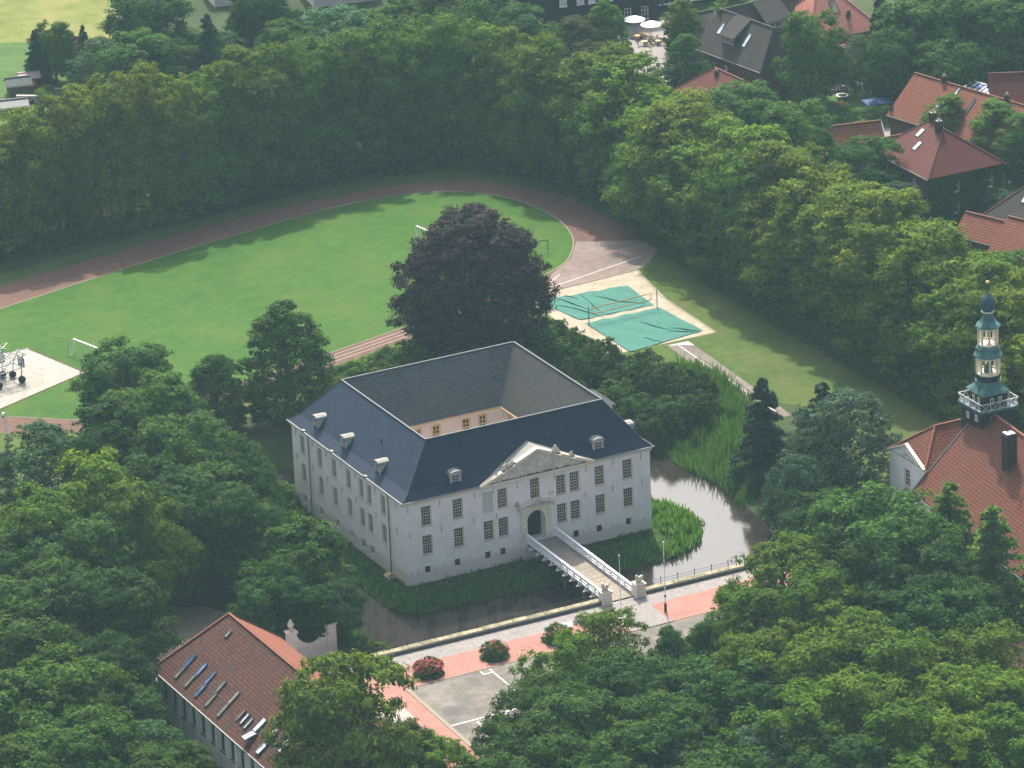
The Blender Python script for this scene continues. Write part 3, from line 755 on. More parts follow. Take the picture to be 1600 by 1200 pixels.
ys = lambda z: (z - OZ) / 1.33 - .2
a, b, c_ = (PX0 - .1, -.3, PZ0 + .22), (PX1 + .1, -.3, PZ0 + .22), (PXM, -.3, PZ1 + .3)
c2 = (PXM, ys(PZ1) + .5, PZ1 + .3)
mb.tri(a, c_, c2); mb.tri(b, c2, c_)
mb.build('pediment_roof', 'zinc', ca)
# portal
po = MB()
def P(x, z, d=0): return (x, -d, z)
arc = [(18.3 - 1.3 * math.cos(math.pi * i / 16), 5.15 + 1.3 * math.sin(math.pi * i / 16)) for i in range(17)]
outr = [(16.35, 5.15), (16.35, 7.0), (20.25, 7.0), (20.25, 5.15)]
for i in range(16):                      # spandrel between the arch and a square head, as wedge prisms
    (x0, z0), (x1, z1) = arc[i], arc[i + 1]
    q0, q1 = (x0 + (x0 - 18.3) * .24, z0 + (z0 - 5.15) * .24), (x1 + (x1 - 18.3) * .24, z1 + (z1 - 5.15) * .24)
    po.prism([P(x0, z0, .26), P(x1, z1, .26), P(*q1, .26), P(*q0, .26)], (0, 0, 0), (0, .3, 0))
    po.prism([P(*q0, .16), P(*q1, .16), P(q1[0], 7.0, .16), P(q0[0], 7.0, .16)], (0, 0, 0), (0, .14, 0))
po.prism([P(17.0, 2.5, .26), P(16.69, 2.5, .26), P(16.69, 5.15, .26), P(17.0, 5.15, .26)], (0, 0, 0), (0, .3, 0))
po.prism([P(19.6, 2.5, .26), P(19.91, 2.5, .26), P(19.91, 5.15, .26), P(19.6, 5.15, .26)], (0, 0, 0), (0, .3, 0))
for s_ in (-1, 1):
    for k in range(12):
        wd = .62 if k % 2 else .40
        x0 = 18.3 + s_ * 1.62; x1 = x0 + s_ * wd; z = 2.5 + k * .375
        po.box(min(x0, x1), -.3 if k % 2 else -.2, z + .015, max(x0, x1), -.012, z + .36)
po.build('portal', 'cream', ca)
mb = MB()
mb.box(15.9, -.55, 7.0, 20.7, -.01, 7.2)
mb.bar((15.75, -.4, 7.3), (18.3, -.4, 8.05), .7, .16); mb.bar((20.85, -.4, 7.3), (18.3, -.4, 8.05), .7, .16)
mb.prism([(16.1, -.3, 7.2), (20.5, -.3, 7.2), (18.3, -.3, 7.9)], (0, 0, 0), (0, .28, 0))
for x in (17.9, 18.3, 18.7): mb.blob((x, -.32, 7.42), (.16, .1, .2), rng)
mb.build('portal_pediment', 'stone', ca)
for x, z in ((15.75, 7.75), (20.6, 8.35)):
    mb = MB(); mb.blob((x, -.1, z), (.36, .2, .34), rng, 6, 0, .2); mb.build('coat_of_arms', 'pink_slab' if x < 17 else 'stone', ca)
mb = MB(); mb.quad((16.9, 1.35, 2.4), (19.7, 1.35, 2.4), (19.7, 1.35, 6.4), (16.9, 1.35, 6.4))
for x in (16.95, 18.28, 18.36, 19.6): mb.bar((x, 1.3, 2.46), (x, 1.3, 6.3), .08, .06)
for x in (17.3, 17.6, 17.9, 18.7, 19.0, 19.3): mb.bar((x, 1.31, 2.46), (x, 1.31, 6.3), .02, .03)
for z in (3.0, 4.3, 5.4): mb.bar((16.95, 1.29, z), (19.6, 1.29, z), .1, .05)
mb.build('door', 'green_door', ca)
mb = MB(); mb.box(16.2, -.75, -1.2, 21.0, -.01, 2.44); mb.build('bridge_abutment', 'white_wall', ca)

# ------------------------------------------------------------------ bridge
br = empty('footbridge', (18.75, -10.5, 2.2), 0, 'plank footbridge with white railings crossing the moat to the castle portal', 'bridge')
O = (18.75, -10.5, 2.2)
dz = lambda y: 2.02 + (y + 21.5) * .0225
mb = MB(); n = 96
for i in range(n):
    y0 = -21.6 + 21.0 * i / n; y1 = -21.6 + 21.0 * (i + 1) / n - .015; x0, x1 = (16.75, 20.85)
    j = rng.uniform(0, .015)
    mb.box(x0 + rng.uniform(-.03, .03), y0, dz(y0) - .09, x1 + rng.uniform(-.03, .03), y1, dz(y0) + j)
mb.build('deck', 'timber', br, off=O)
for x in (16.9, 18.8, 20.7):
    mb = MB(); mb.bar((x, -.8, dz(-.8) - .3), (x, -21.0, dz(-21) - .3), .28, .38); mb.build('beam', 'brown_timber', br, off=O)
for y in (-4.4, -9.6, -14.8, -19.2):
    mb = MB()
    for x in (17.2, 20.4): mb.tube([(x, y, -2.2), (x, y, dz(y) - .5)], .17, 8)
    mb.bar((16.5, y, dz(y) - .56), (21.1, y, dz(y) - .56), .3, .3); mb.bar((17.2, y, .1), (20.4, y, 1.1), .14, .16); mb.bar((17.2, y, 1.1), (20.4, y, .1), .12, .16)
    for x in (17.2, 20.4):
        mb.bar((x, y, .6), (x, y + 1.7, dz(y) - .5), .14); mb.bar((x, y, .6), (x, y - 1.7, dz(y) - .5), .14)
    mb.build('trestle', 'brown_timber', br, off=O)
for s_, x in ((-1, 16.72), (1, 20.88)):
    mb = MB()
    a, b = Vector((x, -.45, dz(-.4))), Vector((x, -21.2, dz(-21)))
    for z, w_, h_ in ((1.08, .30, .12), (.76, .1, .16), (.42, .1, .16), (.06, .14, .22)):
        mb.bar(a + Vector((0, 0, z)), b + Vector((0, 0, z)), w_, h_)
    rl = mb.build('railing', 'white_paint', br, off=O)
    for i in range(12):
        y = -.6 - i * 1.82; z = dz(y)
        mb = MB(); mb.bar((x, y, z - .25), (x, y, z + 1.03), .13, .13); mb.bar((x + s_ * .08, y, z + .75), (x + s_ * .62, y, z - .28), .09, .1); mb.bar((x - s_ * .06, y, z - .2), (x + s_ * .75, y, z - .2), .12, .14)
        mb.build('post', 'white_paint', rl, off=O)
def lion(mb, c, s_=1):
    x, y, z = c
    mb.blob((x, y + .05, z + .35), (.42 * s_, .3, .36), rng, 7, 0, .15); mb.blob((x - .25, y - .02, z + .62), (.24, .24, .3), rng, 7, 0, .2)
    mb.blob((x - .35, y - .1, z + .82), (.2, .19, .2), rng, 7, 0, .15); mb.blob((x + .3, y, z + .45), (.26, .28, .34), rng, 6, 0, .15)
    for dx in (-.4, -.2, .3): mb.tube([(x + dx, y - .12, z + .5), (x + dx - .08, y - .2, z + .02)], [.09, .07], 6)
    mb.tube([(x + .45, y, z + .3), (x + .62, y, z + .6), (x + .5, y, z + .85)], [.06, .05, .07], 5)
for x, lb in ((16.5, 'white bridge pillar left of the deck end, with a small carved stone lion'), (21.25, 'white bridge pillar right of the deck end, with a larger carved stone lion')):
    c_ = (x, -21.9, 2)
    pl = empty('bridge_pillar', c_, 0, lb, 'pillar', 'pillars at the plaza end of the bridge')
    mb = MB(); mb.box(x - .62, -22.5, 1.9, x + .62, -21.25, 3.55); mb.box(x - .7, -22.58, 1.9, x + .7, -21.17, 2.15); mb.build('shaft', 'white_wall', pl, off=c_)
    mb = MB(); mb.box(x - .72, -22.6, 3.55, x + .72, -21.15, 3.75); mb.box(x - .55, -22.4, 3.75, x + .55, -21.35, 3.86); mb.build('cap', 'stone', pl, off=c_)
    mb = MB(); lion(mb, (x, -21.9, 3.86), 1); mb.build('lion', 'stone', pl, off=c_, smooth=True)
for (x, y), hh, lb in (((21.6, -28.0), 9.2, 'thin white flagpole with a black sleeve at its foot, on the red paving'), ((17.0, -25.0), 7.4, 'thin white flagpole at the end of the bridge, without a sleeve')):
    f = empty('flagpole', (x, y, 2), 0, lb, 'flagpole', 'flagpoles in front of the bridge')
    mb = MB(); mb.tube([(0, 0, 0), (0, 0, hh * .5), (0, 0, hh)], [.07, .055, .035], 8); mb.build('pole', 'white_paint', f)
    mb = MB(); mb.blob((0, 0, hh + .08), .11, rng, 6, 0, .02); mb.build('finial', 'white_paint', f)
    if hh > 8:
        mb = MB(); mb.tube([(0, 0, 0), (0, 0, 1.15)], .17, 10); mb.build('sleeve', 'iron', f)
        mb = MB(); mb.box(-.12, -.1, 2.0, .12, .1, 2.3); mb.build('winch_box', 'galv', f)

# ------------------------------------------------------------------ generic houses (local: x along the ridge, y across, z up)
def house(name, label, A, ang, L, W, ze, zr, wallm, roofm, hip=(0, 0), ov=.35, win=(), chim=(), sky=(), cat='house', zb=2.0, ridge='red_tile', dorm=(), hipz=None, group=None, verge=None):
    h = empty(name, (A[0], A[1], zb), ang, label, cat, group)
    E_, Z = ze - zb, zr - zb
    ym = W / 2
    mb = MB()
    sides = {'front': ((0, 0, 0), (1, 0, 0), L), 'right': ((L, 0, 0), (0, 1, 0), W), 'back': ((L, W, 0), (-1, 0, 0), L), 'left': ((0, W, 0), (0, -1, 0), W)}
    for s_, (o_, u_, l_) in sides.items():
        hs = [(a, a + w_, z, z + hh) for (sd, a, z, w_, hh, *_) in win if sd == s_]
        wall(mb, o_, u_, l_, -.5, E_, hs, .15)
    for k, x in ((0, 0), (1, L)):
        if hip[k] == 0: mb.tri((x, 0, E_), (x, W, E_), (x, ym, Z))
    mb.build('wall', wallm, h)
    for (sd, a, z, w_, hh, *rest) in win:
        o_, u_, l_ = sides[sd]
        cols, rows, fr_, pn = (list(rest) + [2, 3, 'white_paint', 'glass'][len(rest):])[:4]
        window(h, o_, u_, a, a + w_, z, z + hh, cols, rows, fr_, pn, .13, fw=.09, bw=.05)
    sl = (Z - E_) / ym
    zo = E_ - ov * sl
    x0 = -ov if hip[0] or True else 0; x1 = L + ov
    r0 = hip[0] if hip[0] else -ov; r1 = L - hip[1] if hip[1] else L + ov
    a = [(x0, -ov, zo), (x1, -ov, zo), (x1, W + ov, zo), (x0, W + ov, zo)]
    p0, p1 = (r0, ym, Z), (r1, ym, Z)
    T = .14
    mb = MB()
    up = lambda p, t: (p[0], p[1], p[2] + t)
    for t in (.02, .02 + T):
        mb.quad(up(a[0], t), up(a[1], t), up(p1, t), up(p0, t)); mb.quad(up(a[2], t), up(a[3], t), up(p0, t), up(p1, t))
        if hip[0]: mb.tri(up(a[3], t), up(a[0], t), up(p0, t))
        if hip[1]: mb.tri(up(a[1], t), up(a[2], t), up(p1, t))
    ed = [(a[0], a[1]), (a[2], a[3])] + ([(a[3], a[0])] if hip[0] else [(a[3], p0), (p0, a[0])]) + ([(a[1], a[2])] if hip[1] else [(a[1], p1), (p1, a[2])])
    for p, q_ in ed: mb.quad(up(p, .02), up(q_, .02), up(q_, .02 + T), up(p, .02 + T))
    rf = mb.build('roof', roofm, h)
    mb = MB()
    zt = .02 + T + .05
    mb.bar(up(p0, zt), up(p1, zt), .28, .14)
    if hip[0]: mb.bar(up(a[3], zt - .02), up(p0, zt), .2, .1); mb.bar(up(a[0], zt - .02), up(p0, zt), .2, .1)
    if hip[1]: mb.bar(up(a[1], zt - .02), up(p1, zt), .2, .1); mb.bar(up(a[2], zt - .02), up(p1, zt), .2, .1)
    mb.build('ridge_tiles', ridge, rf)
    for yy in (-ov - .07, W + ov + .07): mb = MB(); mb.bar((x0, yy, zo + .02), (x1, yy, zo + .02), .13, .12); mb.build('gutter', 'zinc', h)
    if verge:
        mb = MB()
        for k, x in ((0, x0), (1, x1)):
            if hip[k] == 0:
                for y0 in (-ov, W + ov): mb.bar((x, y0, zo + .05), (x, ym, Z + .05), .1, .26)
        mb.build('verge_board', verge, h)
    def on(x, y): return E_ + .02 + T + (sl * y if y < ym else sl * (W - y))
    for (x, y, cw, ch) in chim:
        z = on(x, y)
        mb = MB(); mb.box(x - cw / 2, y - cw / 2, z - 1.5, x + cw / 2, y + cw / 2, z + ch); mb.box(x - cw / 2 - .08, y - cw / 2 - .08, z + ch - .25, x + cw / 2 + .08, y + cw / 2 + .08, z + ch - .1)
        c_ = mb.build('chimney', 'dark_brick', h)
        mb = MB(); mb.box(x - cw / 2 + .06, y - cw / 2 + .06, z + ch, x + cw / 2 - .06, y + cw / 2 - .06, z + ch + .1)
        for dx in (-.18, .18): mb.lathe([(.13, 0), (.11, .3)], (x + dx * cw, y, z + ch + .1), 8)
        mb.build('chimney_top', 'zinc', c_)
        mb = MB(); mb.bar((x - cw / 2 - .12, y - cw / 2 - .1, z - cw * sl * .5 + .02), (x + cw / 2 + .12, y - cw / 2 - .1, z - cw * sl * .5 + .02), .3, .06); mb.build('flashing', 'ridge_zinc', c_)
    for (x, y, sw, sh, pn) in sky:
        z0, z1 = on(x, y), on(x, y + sh * (1 if y < ym else -1))
        y1 = y + sh * (1 if y < ym else -1)
        mb = MB()
        for p, q_ in (((x, y, z0), (x + sw, y, z0)), ((x, y1, z1), (x + sw, y1, z1)), ((x, y, z0), (x, y1, z1)), ((x + sw, y, z0), (x + sw, y1, z1))): mb.bar(up(p, .05), up(q_, .05), .09, .12)
        s2 = mb.build('skylight', 'lead', rf)
        mb = MB(); mb.quad((x, y, z0 + .07), (x + sw, y, z0 + .07), (x + sw, y1, z1 + .07), (x, y1, z1 + .07)); 
        s3 = mb.build('pane', pn, h); s3.name = 'skylight_pane'
    for (x, y, dw, dh, dd) in dorm:            # shed dormer
        z0 = on(x, y)
        mb = MB(); mb.box(x, y, z0 - .3, x + dw, y + dd, z0 + dh)
        d_ = mb.build('dormer', 'dark_brick', h)
        n_ = 3
        for k in range(n_):
            window(d_, (x, y, z0), (1, 0, 0), .15 + k * (dw - .3) / n_ + .05, .15 + (k + 1) * (dw - .3) / n_ - .05, .15, dh - .12, 2, 1, 'white_paint', 'glass', .02, fw=.07, sill=False)
        mb = MB(); zz = on(x, y + dd * 2.0) if y + dd * 2.0 < ym else on(x, ym)
        ye = min(y + dd * 2.0, ym)
        mb.prism([(x - .25, y - .35, z0 + dh + .0), (x - .25, y - .35, z0 + dh + .14), (x - .25, ye, zz + .16), (x - .25, ye, zz)], (0, 0, 0), (dw + .5, 0, 0))
        mb.build('dormer_roof', roofm, d_)
    return h
H90 = -math.pi / 2
# hall at the lower left (ridge runs away from the castle, -y): local x = -y
hall = None
HX0, HX1, HY0, HY1, HE, HR = -43.4, -27.6, -21.9, -56.0, 8.0, 14.4
def hall_build():
    h = empty('red_roofed_hall', (HX0, HY0, 2), 0, 'long grey-walled hall with weathered red pantile roof and a row of skylights', 'hall')
    O = (HX0, HY0, 2)
    mb = MB()
    L = HY0 - HY1
    ws = [(k * 2.75 + 1.4, k * 2.75 + 2.5, 2.4, 5.6) for k in range(12)]
    wall(mb, (HX0, HY0, 2), (0, -1, 0), L, -.4, 5.95, ws, .25)
    wall(mb, (HX1, HY1, 2), (0, 1, 0), L, -.4, 5.95, [], .2); wall(mb, (HX1, HY0, 2), (-1, 0, 0), HX1 - HX0, -.4, 5.95, [], .2); wall(mb, (HX0, HY1, 2), (1, 0, 0), HX1 - HX0, -.4, 5.95, [], .2); mb.tri((HX0, HY1, 7.95), (HX1, HY1, 7.95), ((HX0 + HX1) / 2, HY1, 14.3))
    for k in range(7):
        y = HY0 - .5 - k * 5.5; mb.box(HX0 - .16, y - .35, 1.8, HX0 - .004, y + .35, 7.7)
    mb.build('wall', 'grey_wall', h, off=O)
    for a in ws: 
        f = window(h, (0, 0, 0), (0, -1, 0), *a, 2, 5, 'brown_timber', 'glass', .22)
    ov = .45; sl = (HR - HE) / ((HX1 - HX0) / 2); zo = HE - ov * sl
    e = [(HX0 - ov, HY0 + ov), (HX0 - ov, HY1 - ov), (HX1 + ov, HY1 - ov), (HX1 + ov, HY0 + ov)]
    xm = (HX0 + HX1) / 2; r0, r1 = (xm, HY0 - 4.1, HR), (xm, HY1 - ov, HR)
    mb = MB()
    for t in (0, .15):
        E = [(x, y, zo + t) for x, y in e]; R0 = (r0[0], r0[1], HR + t); R1 = (r1[0], r1[1], HR + t)
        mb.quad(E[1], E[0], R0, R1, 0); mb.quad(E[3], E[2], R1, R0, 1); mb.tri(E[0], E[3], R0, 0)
    for k in range(4): p, q_ = e[k], e[(k + 1) % 4]; mb.quad((*p, zo), (*q_, zo), (*q_, zo + .15), (*p, zo + .15), 0)
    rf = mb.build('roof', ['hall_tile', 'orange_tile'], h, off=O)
    mb = MB()
    for p, q_ in ((r0, r1), ((*e[0], zo), r0), ((*e[3], zo), r0)): mb.bar(Vector(p) + Vector((0, 0, .22)), Vector(q_) + Vector((0, 0, .22)), .3, .16)
    mb.build('ridge_tiles', 'orange_tile', rf, off=O)
    mb = MB(); mb.bar((HX0 - ov - .08, HY0 + ov, zo + .02), (HX0 - ov - .08, HY1, zo + .02), .16, .14); mb.build('gutter', 'zinc', h, off=O)
    # skylights placed on the west slope
    n = Vector((-sl, 0, 1)).normalized(); P0 = Vector((HX0 - ov, 0, zo + .15)); upv = Vector((1, 0, sl)).normalized(); al = Vector((0, -1, 0))
    def slot(px, py, ln, wd, pane, tilt=0.0):
        c_ = hit(px, py, P0, n)
        a = [c_ - upv * ln / 2 - al * wd / 2, c_ - upv * ln / 2 + al * wd / 2, c_ + upv * ln / 2 + al * wd / 2, c_ + upv * ln / 2 - al * wd / 2]
        lift = [n * .12, n * .12, n * .12, n * .12] if not tilt else [n * tilt, n * tilt, n * .12, n * .12]
        b = [p + q_ for p, q_ in zip(a, lift)]
        mb = MB()
        for k in range(4): mb.bar(b[k], b[(k + 1) % 4], .1, .12, up=n)
        for k in range(4): mb.bar(a[k] + n * .03, a[(k + 1) % 4] + n * .03, .12, .12, up=n)
        f = mb.build('skylight', 'lead', rf, off=O)
        g = MB(); g.quad(*[p + n * .02 for p in b]); g = g.build('skylight_pane', pane, h, off=O)
    for (px, py, pn) in ((297, 1034, 'sky_glass'), (314, 1048, 'sky_glass'), (328, 1061, 'sky_glass'), (344, 1075, 'olive_glass'), (365, 1092, 'olive_glass')):
        slot(px, py, 2.0, .62, pn)
    for (px, py, pn) in ((283, 1050, 'olive_glass'), (298, 1064, 'olive_glass'), (314, 1079, 'sky_glass'), (330, 1094, 'olive_glass'), (349, 1110, 'olive_glass')):
        slot(px, py, 1.9, .62, pn)
    for px, py in ((377, 1118), (383, 1124), (389, 1131)): slot(px, py, 1.5, .45, 'pale_glass' if px != 377 else 'olive_glass')
    slot(407, 1134, 1.9, .85, 'pale_glass', .2); slot(393, 1152, 1.5, 1.1, 'pale_glass', .75); slot(425, 1150, 1.9, .85, 'pale_glass', .2); slot(411, 1169, 1.8, .85, 'pale_glass', .2); slot(446, 1166, 1.9, .85, 'pale_glass', .3); slot(482, 1192, 1.9, .85, 'pale_glass', .3)
    slot(357, 991, .9, .6, 'olive_glass')
hall_build()
# gate wall with urns between hall and moat
g = empty('gate_wall', (-23.8, -17.0, 2), 0, 'pale curved garden wall between two piers topped by stone urns', 'wall')
mb = MB()
for x in (0, 5.2): mb.box(x - .55, -.5, -.2, x + .55, .5, 3.9); mb.box(x - .68, -.62, 3.9, x + .68, .62, 4.1)
mb.build('pier', 'pink_wall', g)
mb = MB(); pr = [(x, 1.9 + 1.7 * ((x - 2.6) / 2.05) ** 2 * .9) for x in np.linspace(.55, 4.65, 13)]
mb.prism([(.55, -.2, -.2)] + [(x, -.2, z) for x, z in pr] + [(4.65, -.2, -.2)], (0, 0, 0), (0, .4, 0)); mb.build('wall', 'pink_wall', g)
for x in (0, 5.2):
    mb = MB(); mb.lathe([(.28, 0), (.3, .1), (.12, .2), (.14, .35), (.36, .6), (.4, .9), (.3, 1.1), (.16, 1.2), (.22, 1.3), (.1, 1.5), (.02, 1.55)], (x, 0, 4.1), 12); mb.build('urn', 'stone', g, smooth=True)
# low yard walls behind the hall
for k, (a, b, lb) in enumerate((((233, 1012), (246, 1030), 'short low wall with pinkish slab top by the upper corner of the hall'), ((219, 1058), (240, 1080), 'low wall with pinkish slab top beside the long side of the hall'))):
    p, q_ = G(*a, 2.6), G(*b, 2.6)
    t = empty('yard_wall', (p.x, p.y, 2), 0, lb, 'wall', 'low walls in the yard')
    mb = MB(); d = (q_ - p); d.z = 0
    mb.bar((0, 0, .25), (d.x, d.y, .25), .55, .5); mb.build('wall', 'quay_dark', t)
    mb = MB(); mb.bar((0, 0, .55), (d.x, d.y, .55), .8, .1); mb.build('slab_top', 'pink_slab', t)
# church-like gatehouse at the right with its tower
ct = empty('red_roofed_manor', (61.4, -21.6, 2), 0, 'large white building with a steep red pantile roof and a gabled white side wing', 'building')
O = (61.4, -21.6, 2)
CA = Vector((61.4, -21.6, 0)); cu = Vector((-.10, -.995, 0)); cv = Vector((.995, -.10, 0)); CWd = 19.4; CLn = 48
def C3(a, b, z): p = CA + cu * a + cv * b; return (p.x, p.y, z)
ce, cr = 7.0, 16.4; ov = .4; sl = (cr - ce) / (CWd / 2); zo = ce - ov * sl
mb = MB()
win = [(k * 4.2 + 1.6, k * 4.2 + 2.8, 2.0, 4.2) for k in range(11)]
wall(mb, C3(0, 0, 2), cu, CLn, -.4, ce - 2, win, .2, nrm=(-cv.x, -cv.y, 0))
wall(mb, C3(CLn, CWd, 2), -cu, CLn, -.4, ce - 2, [], .2); wall(mb, C3(0, CWd, 2), -cv, CWd, -.4, ce - 2, [], .2); wall(mb, C3(CLn, 0, 2), cv, CWd, -.4, ce - 2, [], .2)
mb.tri(C3(0, 0, ce), C3(0, CWd, ce), C3(0, CWd / 2, cr))
mb.build('wall', 'white_wall', ct, off=O)
lo = Vector(O)
for a in win: window(ct, Vector(C3(0, 0, 2)) - lo, cu, *a, 3, 4, 'cream_wood', 'glass', .18, nrm=(-cv.x, -cv.y, 0))
mb = MB()
for t in (.02, .18):
    mb.quad(C3(-.15, -ov, zo + t), C3(CLn, -ov, zo + t), C3(CLn, CWd / 2, cr + t), C3(-.15, CWd / 2, cr + t)); mb.quad(C3(-.15, CWd + ov, zo + t), C3(CLn, CWd + ov, zo + t), C3(CLn, CWd / 2, cr + t), C3(-.15, CWd / 2, cr + t))
mb.quad(C3(-.15, -ov, zo + .02), C3(-.15, CWd / 2, cr + .02), C3(-.15, CWd / 2, cr + .18), C3(-.15, -ov, zo + .18)); mb.quad(C3(-.15, -ov, zo + .02), C3(CLn, -ov, zo + .02), C3(CLn, -ov, zo + .18), C3(-.15, -ov, zo + .18))
crf = mb.build('roof', 'red_tile', ct, off=O)
mb = MB(); mb.bar(C3(0, CWd / 2, cr + .24), C3(CLn, CWd / 2, cr + .24), .34, .18); mb.build('ridge_tiles', 'orange_tile', crf, off=O)
mb = MB(); mb.bar(C3(-.15, -ov, zo + .24), C3(-.15, CWd / 2 - 2, cr + .22 - 2 * sl), .3, .12); mb.bar(C3(0, -ov - .1, zo), C3(CLn, -ov - .1, zo), .18, .16); mb.build('flashing', 'lead', ct, off=O)
# chimney on the west slope
n = (Vector(C3(0, -ov, zo + .18)) - Vector(C3(0, CWd / 2, cr + .18))).cross(Vector(cu)).normalized()
c_ = hit(1577, 726, C3(0, 0, ce + .18), n)
mb = MB(); mb.box(c_.x - .7, c_.y - .7, c_.z - 1.2, c_.x + .7, c_.y + .7, c_.z + 4.2); mb.box(c_.x - .82, c_.y - .82, c_.z + 3.8, c_.x + .82, c_.y + .82, c_.z + 4.0); ch = mb.build('chimney', 'dark_brick', ct, off=O)
mb = MB(); mb.box(c_.x - .6, c_.y - .6, c_.z + 4.2, c_.x - .1, c_.y + .6, c_.z + 4.32); mb.box(c_.x + .15, c_.y - .5, c_.z + 4.2, c_.x + .6, c_.y + .5, c_.z + 4.3); mb.build('chimney_top', 'white_paint', ch, off=O)
mb = MB(); mb.box(c_.x - .95, c_.y - .95, c_.z - .75, c_.x + .2, c_.y - .7, c_.z - .3); mb.build('flashing', 'ridge_zinc', ch, off=O)
# wing
wx0, wx1, wy0, wy1, we, wr = 63.0, 74.5, -21.2, -12.8, 9.2, 12.9
wy = (wy0 + wy1) / 2
mb = MB()
wall(mb, (wx0, wy1, 2), (0, -1, 0), wy1 - wy0, -.4, we - 2, [(3.6, 4.9, 3.6, 5.9), (3.1, 5.3, -.3, 2.4)], .25)
wall(mb, (wx0, wy0, 2), (1, 0, 0), wx1 - wx0, -.4, we - 2, [], .2); wall(mb, (wx1, wy1, 2), (-1, 0, 0), wx1 - wx0, -.4, we - 2, [], .2)
mb.prism([(wx0, wy0, we), (wx0, wy1, we), (wx0, wy, we + 2.0)], (0, 0, 0), (.3, 0, 0))
mb.build('wing_wall', 'white_wall', ct, off=O)
window(ct, Vector((wx0, wy1, 2)) - lo, (0, -1, 0), 3.6, 4.9, 3.6, 5.9, 2, 4, 'cream_wood', 'glass', .2, fw=.12, bw=.08)
mb = MB(); mb.quad((wx0 + .24, wy1 - 3.1, 1.7), (wx0 + .24, wy1 - 5.3, 1.7), (wx0 + .24, wy1 - 5.3, 4.5), (wx0 + .24, wy1 - 3.1, 4.5)); mb.build('wing_door', 'green_door', ct, off=O)
mb = MB(); ov = .25
A_, B_, C_, D_ = (wx0 - .05, wy0 - ov, we), (wx1, wy0 - ov, we), (wx1, wy1 + ov, we), (wx0 - .05, wy1 + ov, we); r0, r1 = (wx0 + 4.2, wy, wr), (wx1, wy, wr)
U = lambda p: (p[0], p[1], p[2] + .04)
mb.quad(*map(U, (A_, B_, r1, r0))); mb.quad(*map(U, (C_, D_, r0, r1))); mb.tri(*map(U, (D_, A_, r0)))
# small gable roof behind the wing pediment
g0 = (wx0, wy, we + 2.1); g1 = (wx0 + 2.5, wy, we + 2.1)
mb.quad((wx0, wy0 - .1, we + .08), (wx0 + .5, wy0 - .1, we + .08), g1, g0); mb.quad((wx0, wy1 + .1, we + .08), (wx0 + .5, wy1 + .1, we + .08), g1, g0)
wrf = mb.build('wing_roof', 'red_tile', ct, off=O)
mb = MB(); 
for p, q_ in ((r0, r1), (A_, r0), (D_, r0)): mb.bar(Vector(p) + Vector((0, 0, .1)), Vector(q_) + Vector((0, 0, .1)), .26, .16)
mb.build('ridge_tiles', 'orange_tile', wrf, off=O)
mb = MB(); mb.bar((wx0 - .08, wy0 - .2, we + .1), (wx0 - .08, wy, we + 2.2), .5, .26); mb.bar((wx0 - .08, wy1 + .2, we + .1), (wx0 - .08, wy, we + 2.2), .5, .26); mb.build('wing_pediment', 'cream', ct, off=O)
mb = MB()
for dy, dz_, s_ in ((0, .8, .35), (-.7, .5, .3), (.7, .5, .3), (-1.5, .3, .22), (1.5, .3, .22)): mb.blob((wx0 - .05, wy + dy, we + dz_), (.1, s_, s_), rng, 5, 0, .3)
mb.build('pediment_carving', 'stone', ct, off=O)
# lantern tower
tx, ty = 71.5, -23.0
tw = empty('lantern_tower', (tx, ty, 14), 0, 'slate and copper lantern tower with arched cream lanterns, onion dome and gilded ball', 'tower')
O = (tx, ty, 14)
mb = MB(); mb.box(tx - 2.5, ty - 2.5, 12.6, tx + 2.5, ty + 2.5, 16.9)
mb.build('tower_base', 'dark_slate_wall', tw, off=O)
mb = MB(); mb.box(tx - 2.85, ty - 2.85, 16.9, tx + 2.85, ty + 2.85, 17.15); mb.build('gallery_floor', 'dark_copper', tw, off=O)
mb = MB(); mb.box(tx - 1.75, ty - 1.75, 17.152, tx + 1.75, ty + 1.75, 19.1); mb.build('upper_base', 'dark_slate_wall', tw, off=O)
lo = Vector(O)
for y0, z0 in ((-1.2, 15.6), (.8, 15.4)):
    window(tw, Vector((tx - 2.52, ty, 0)) - lo, (0, -1, 0), -y0 - .3, -y0 + .3, z0 , z0 + .9, 2, 2, 'cream', 'glass', .0, sill=False, fw=.12)
for u, n_, o_ in (((0, -1, 0), None, (tx - 1.77, ty, 0)), ((1, 0, 0), None, (tx, ty - 1.77, 0))):
    for a in (-.85, .35): window(tw, Vector(o_) - lo, u, a, a + .5, 17.7, 18.5, 1, 1, 'cream', 'glass', .0, sill=False, fw=.12)
window(tw, Vector((tx - 1.2, ty - 2.52, 0)) - lo, (1, 0, 0), 0, .6, 15.4, 16.3, 2, 2, 'cream', 'glass', 0, sill=False, fw=.12)
mb = MB(); q4 = [(tx - 2.75, ty - 2.75), (tx + 2.75, ty - 2.75), (tx + 2.75, ty + 2.75), (tx - 2.75, ty + 2.75)]
for k in range(4):
    a, b = Vector((*q4[k], 0)), Vector((*q4[(k + 1) % 4], 0))
    for z in (17.3, 18.25): mb.bar(a + Vector((0, 0, z)), b + Vector((0, 0, z)), .1, .1)
    for i in range(5):
        p = a.lerp(b, i / 4); mb.bar(p + Vector((0, 0, 17.15)), p + Vector((0, 0, 18.3)), .1, .1)
        if i < 4:
            q_ = a.lerp(b, (i + 1) / 4); mb.bar(p + Vector((0, 0, 17.3)), q_ + Vector((0, 0, 18.25)), .06, .06); mb.bar(p + Vector((0, 0, 18.25)), q_ + Vector((0, 0, 17.3)), .055, .055)
mb.build('balustrade', 'grey_paint', tw, off=O)
mb = MB(); s4 = 2.05                     # skirt: square eave with little gables, rising to a round drum
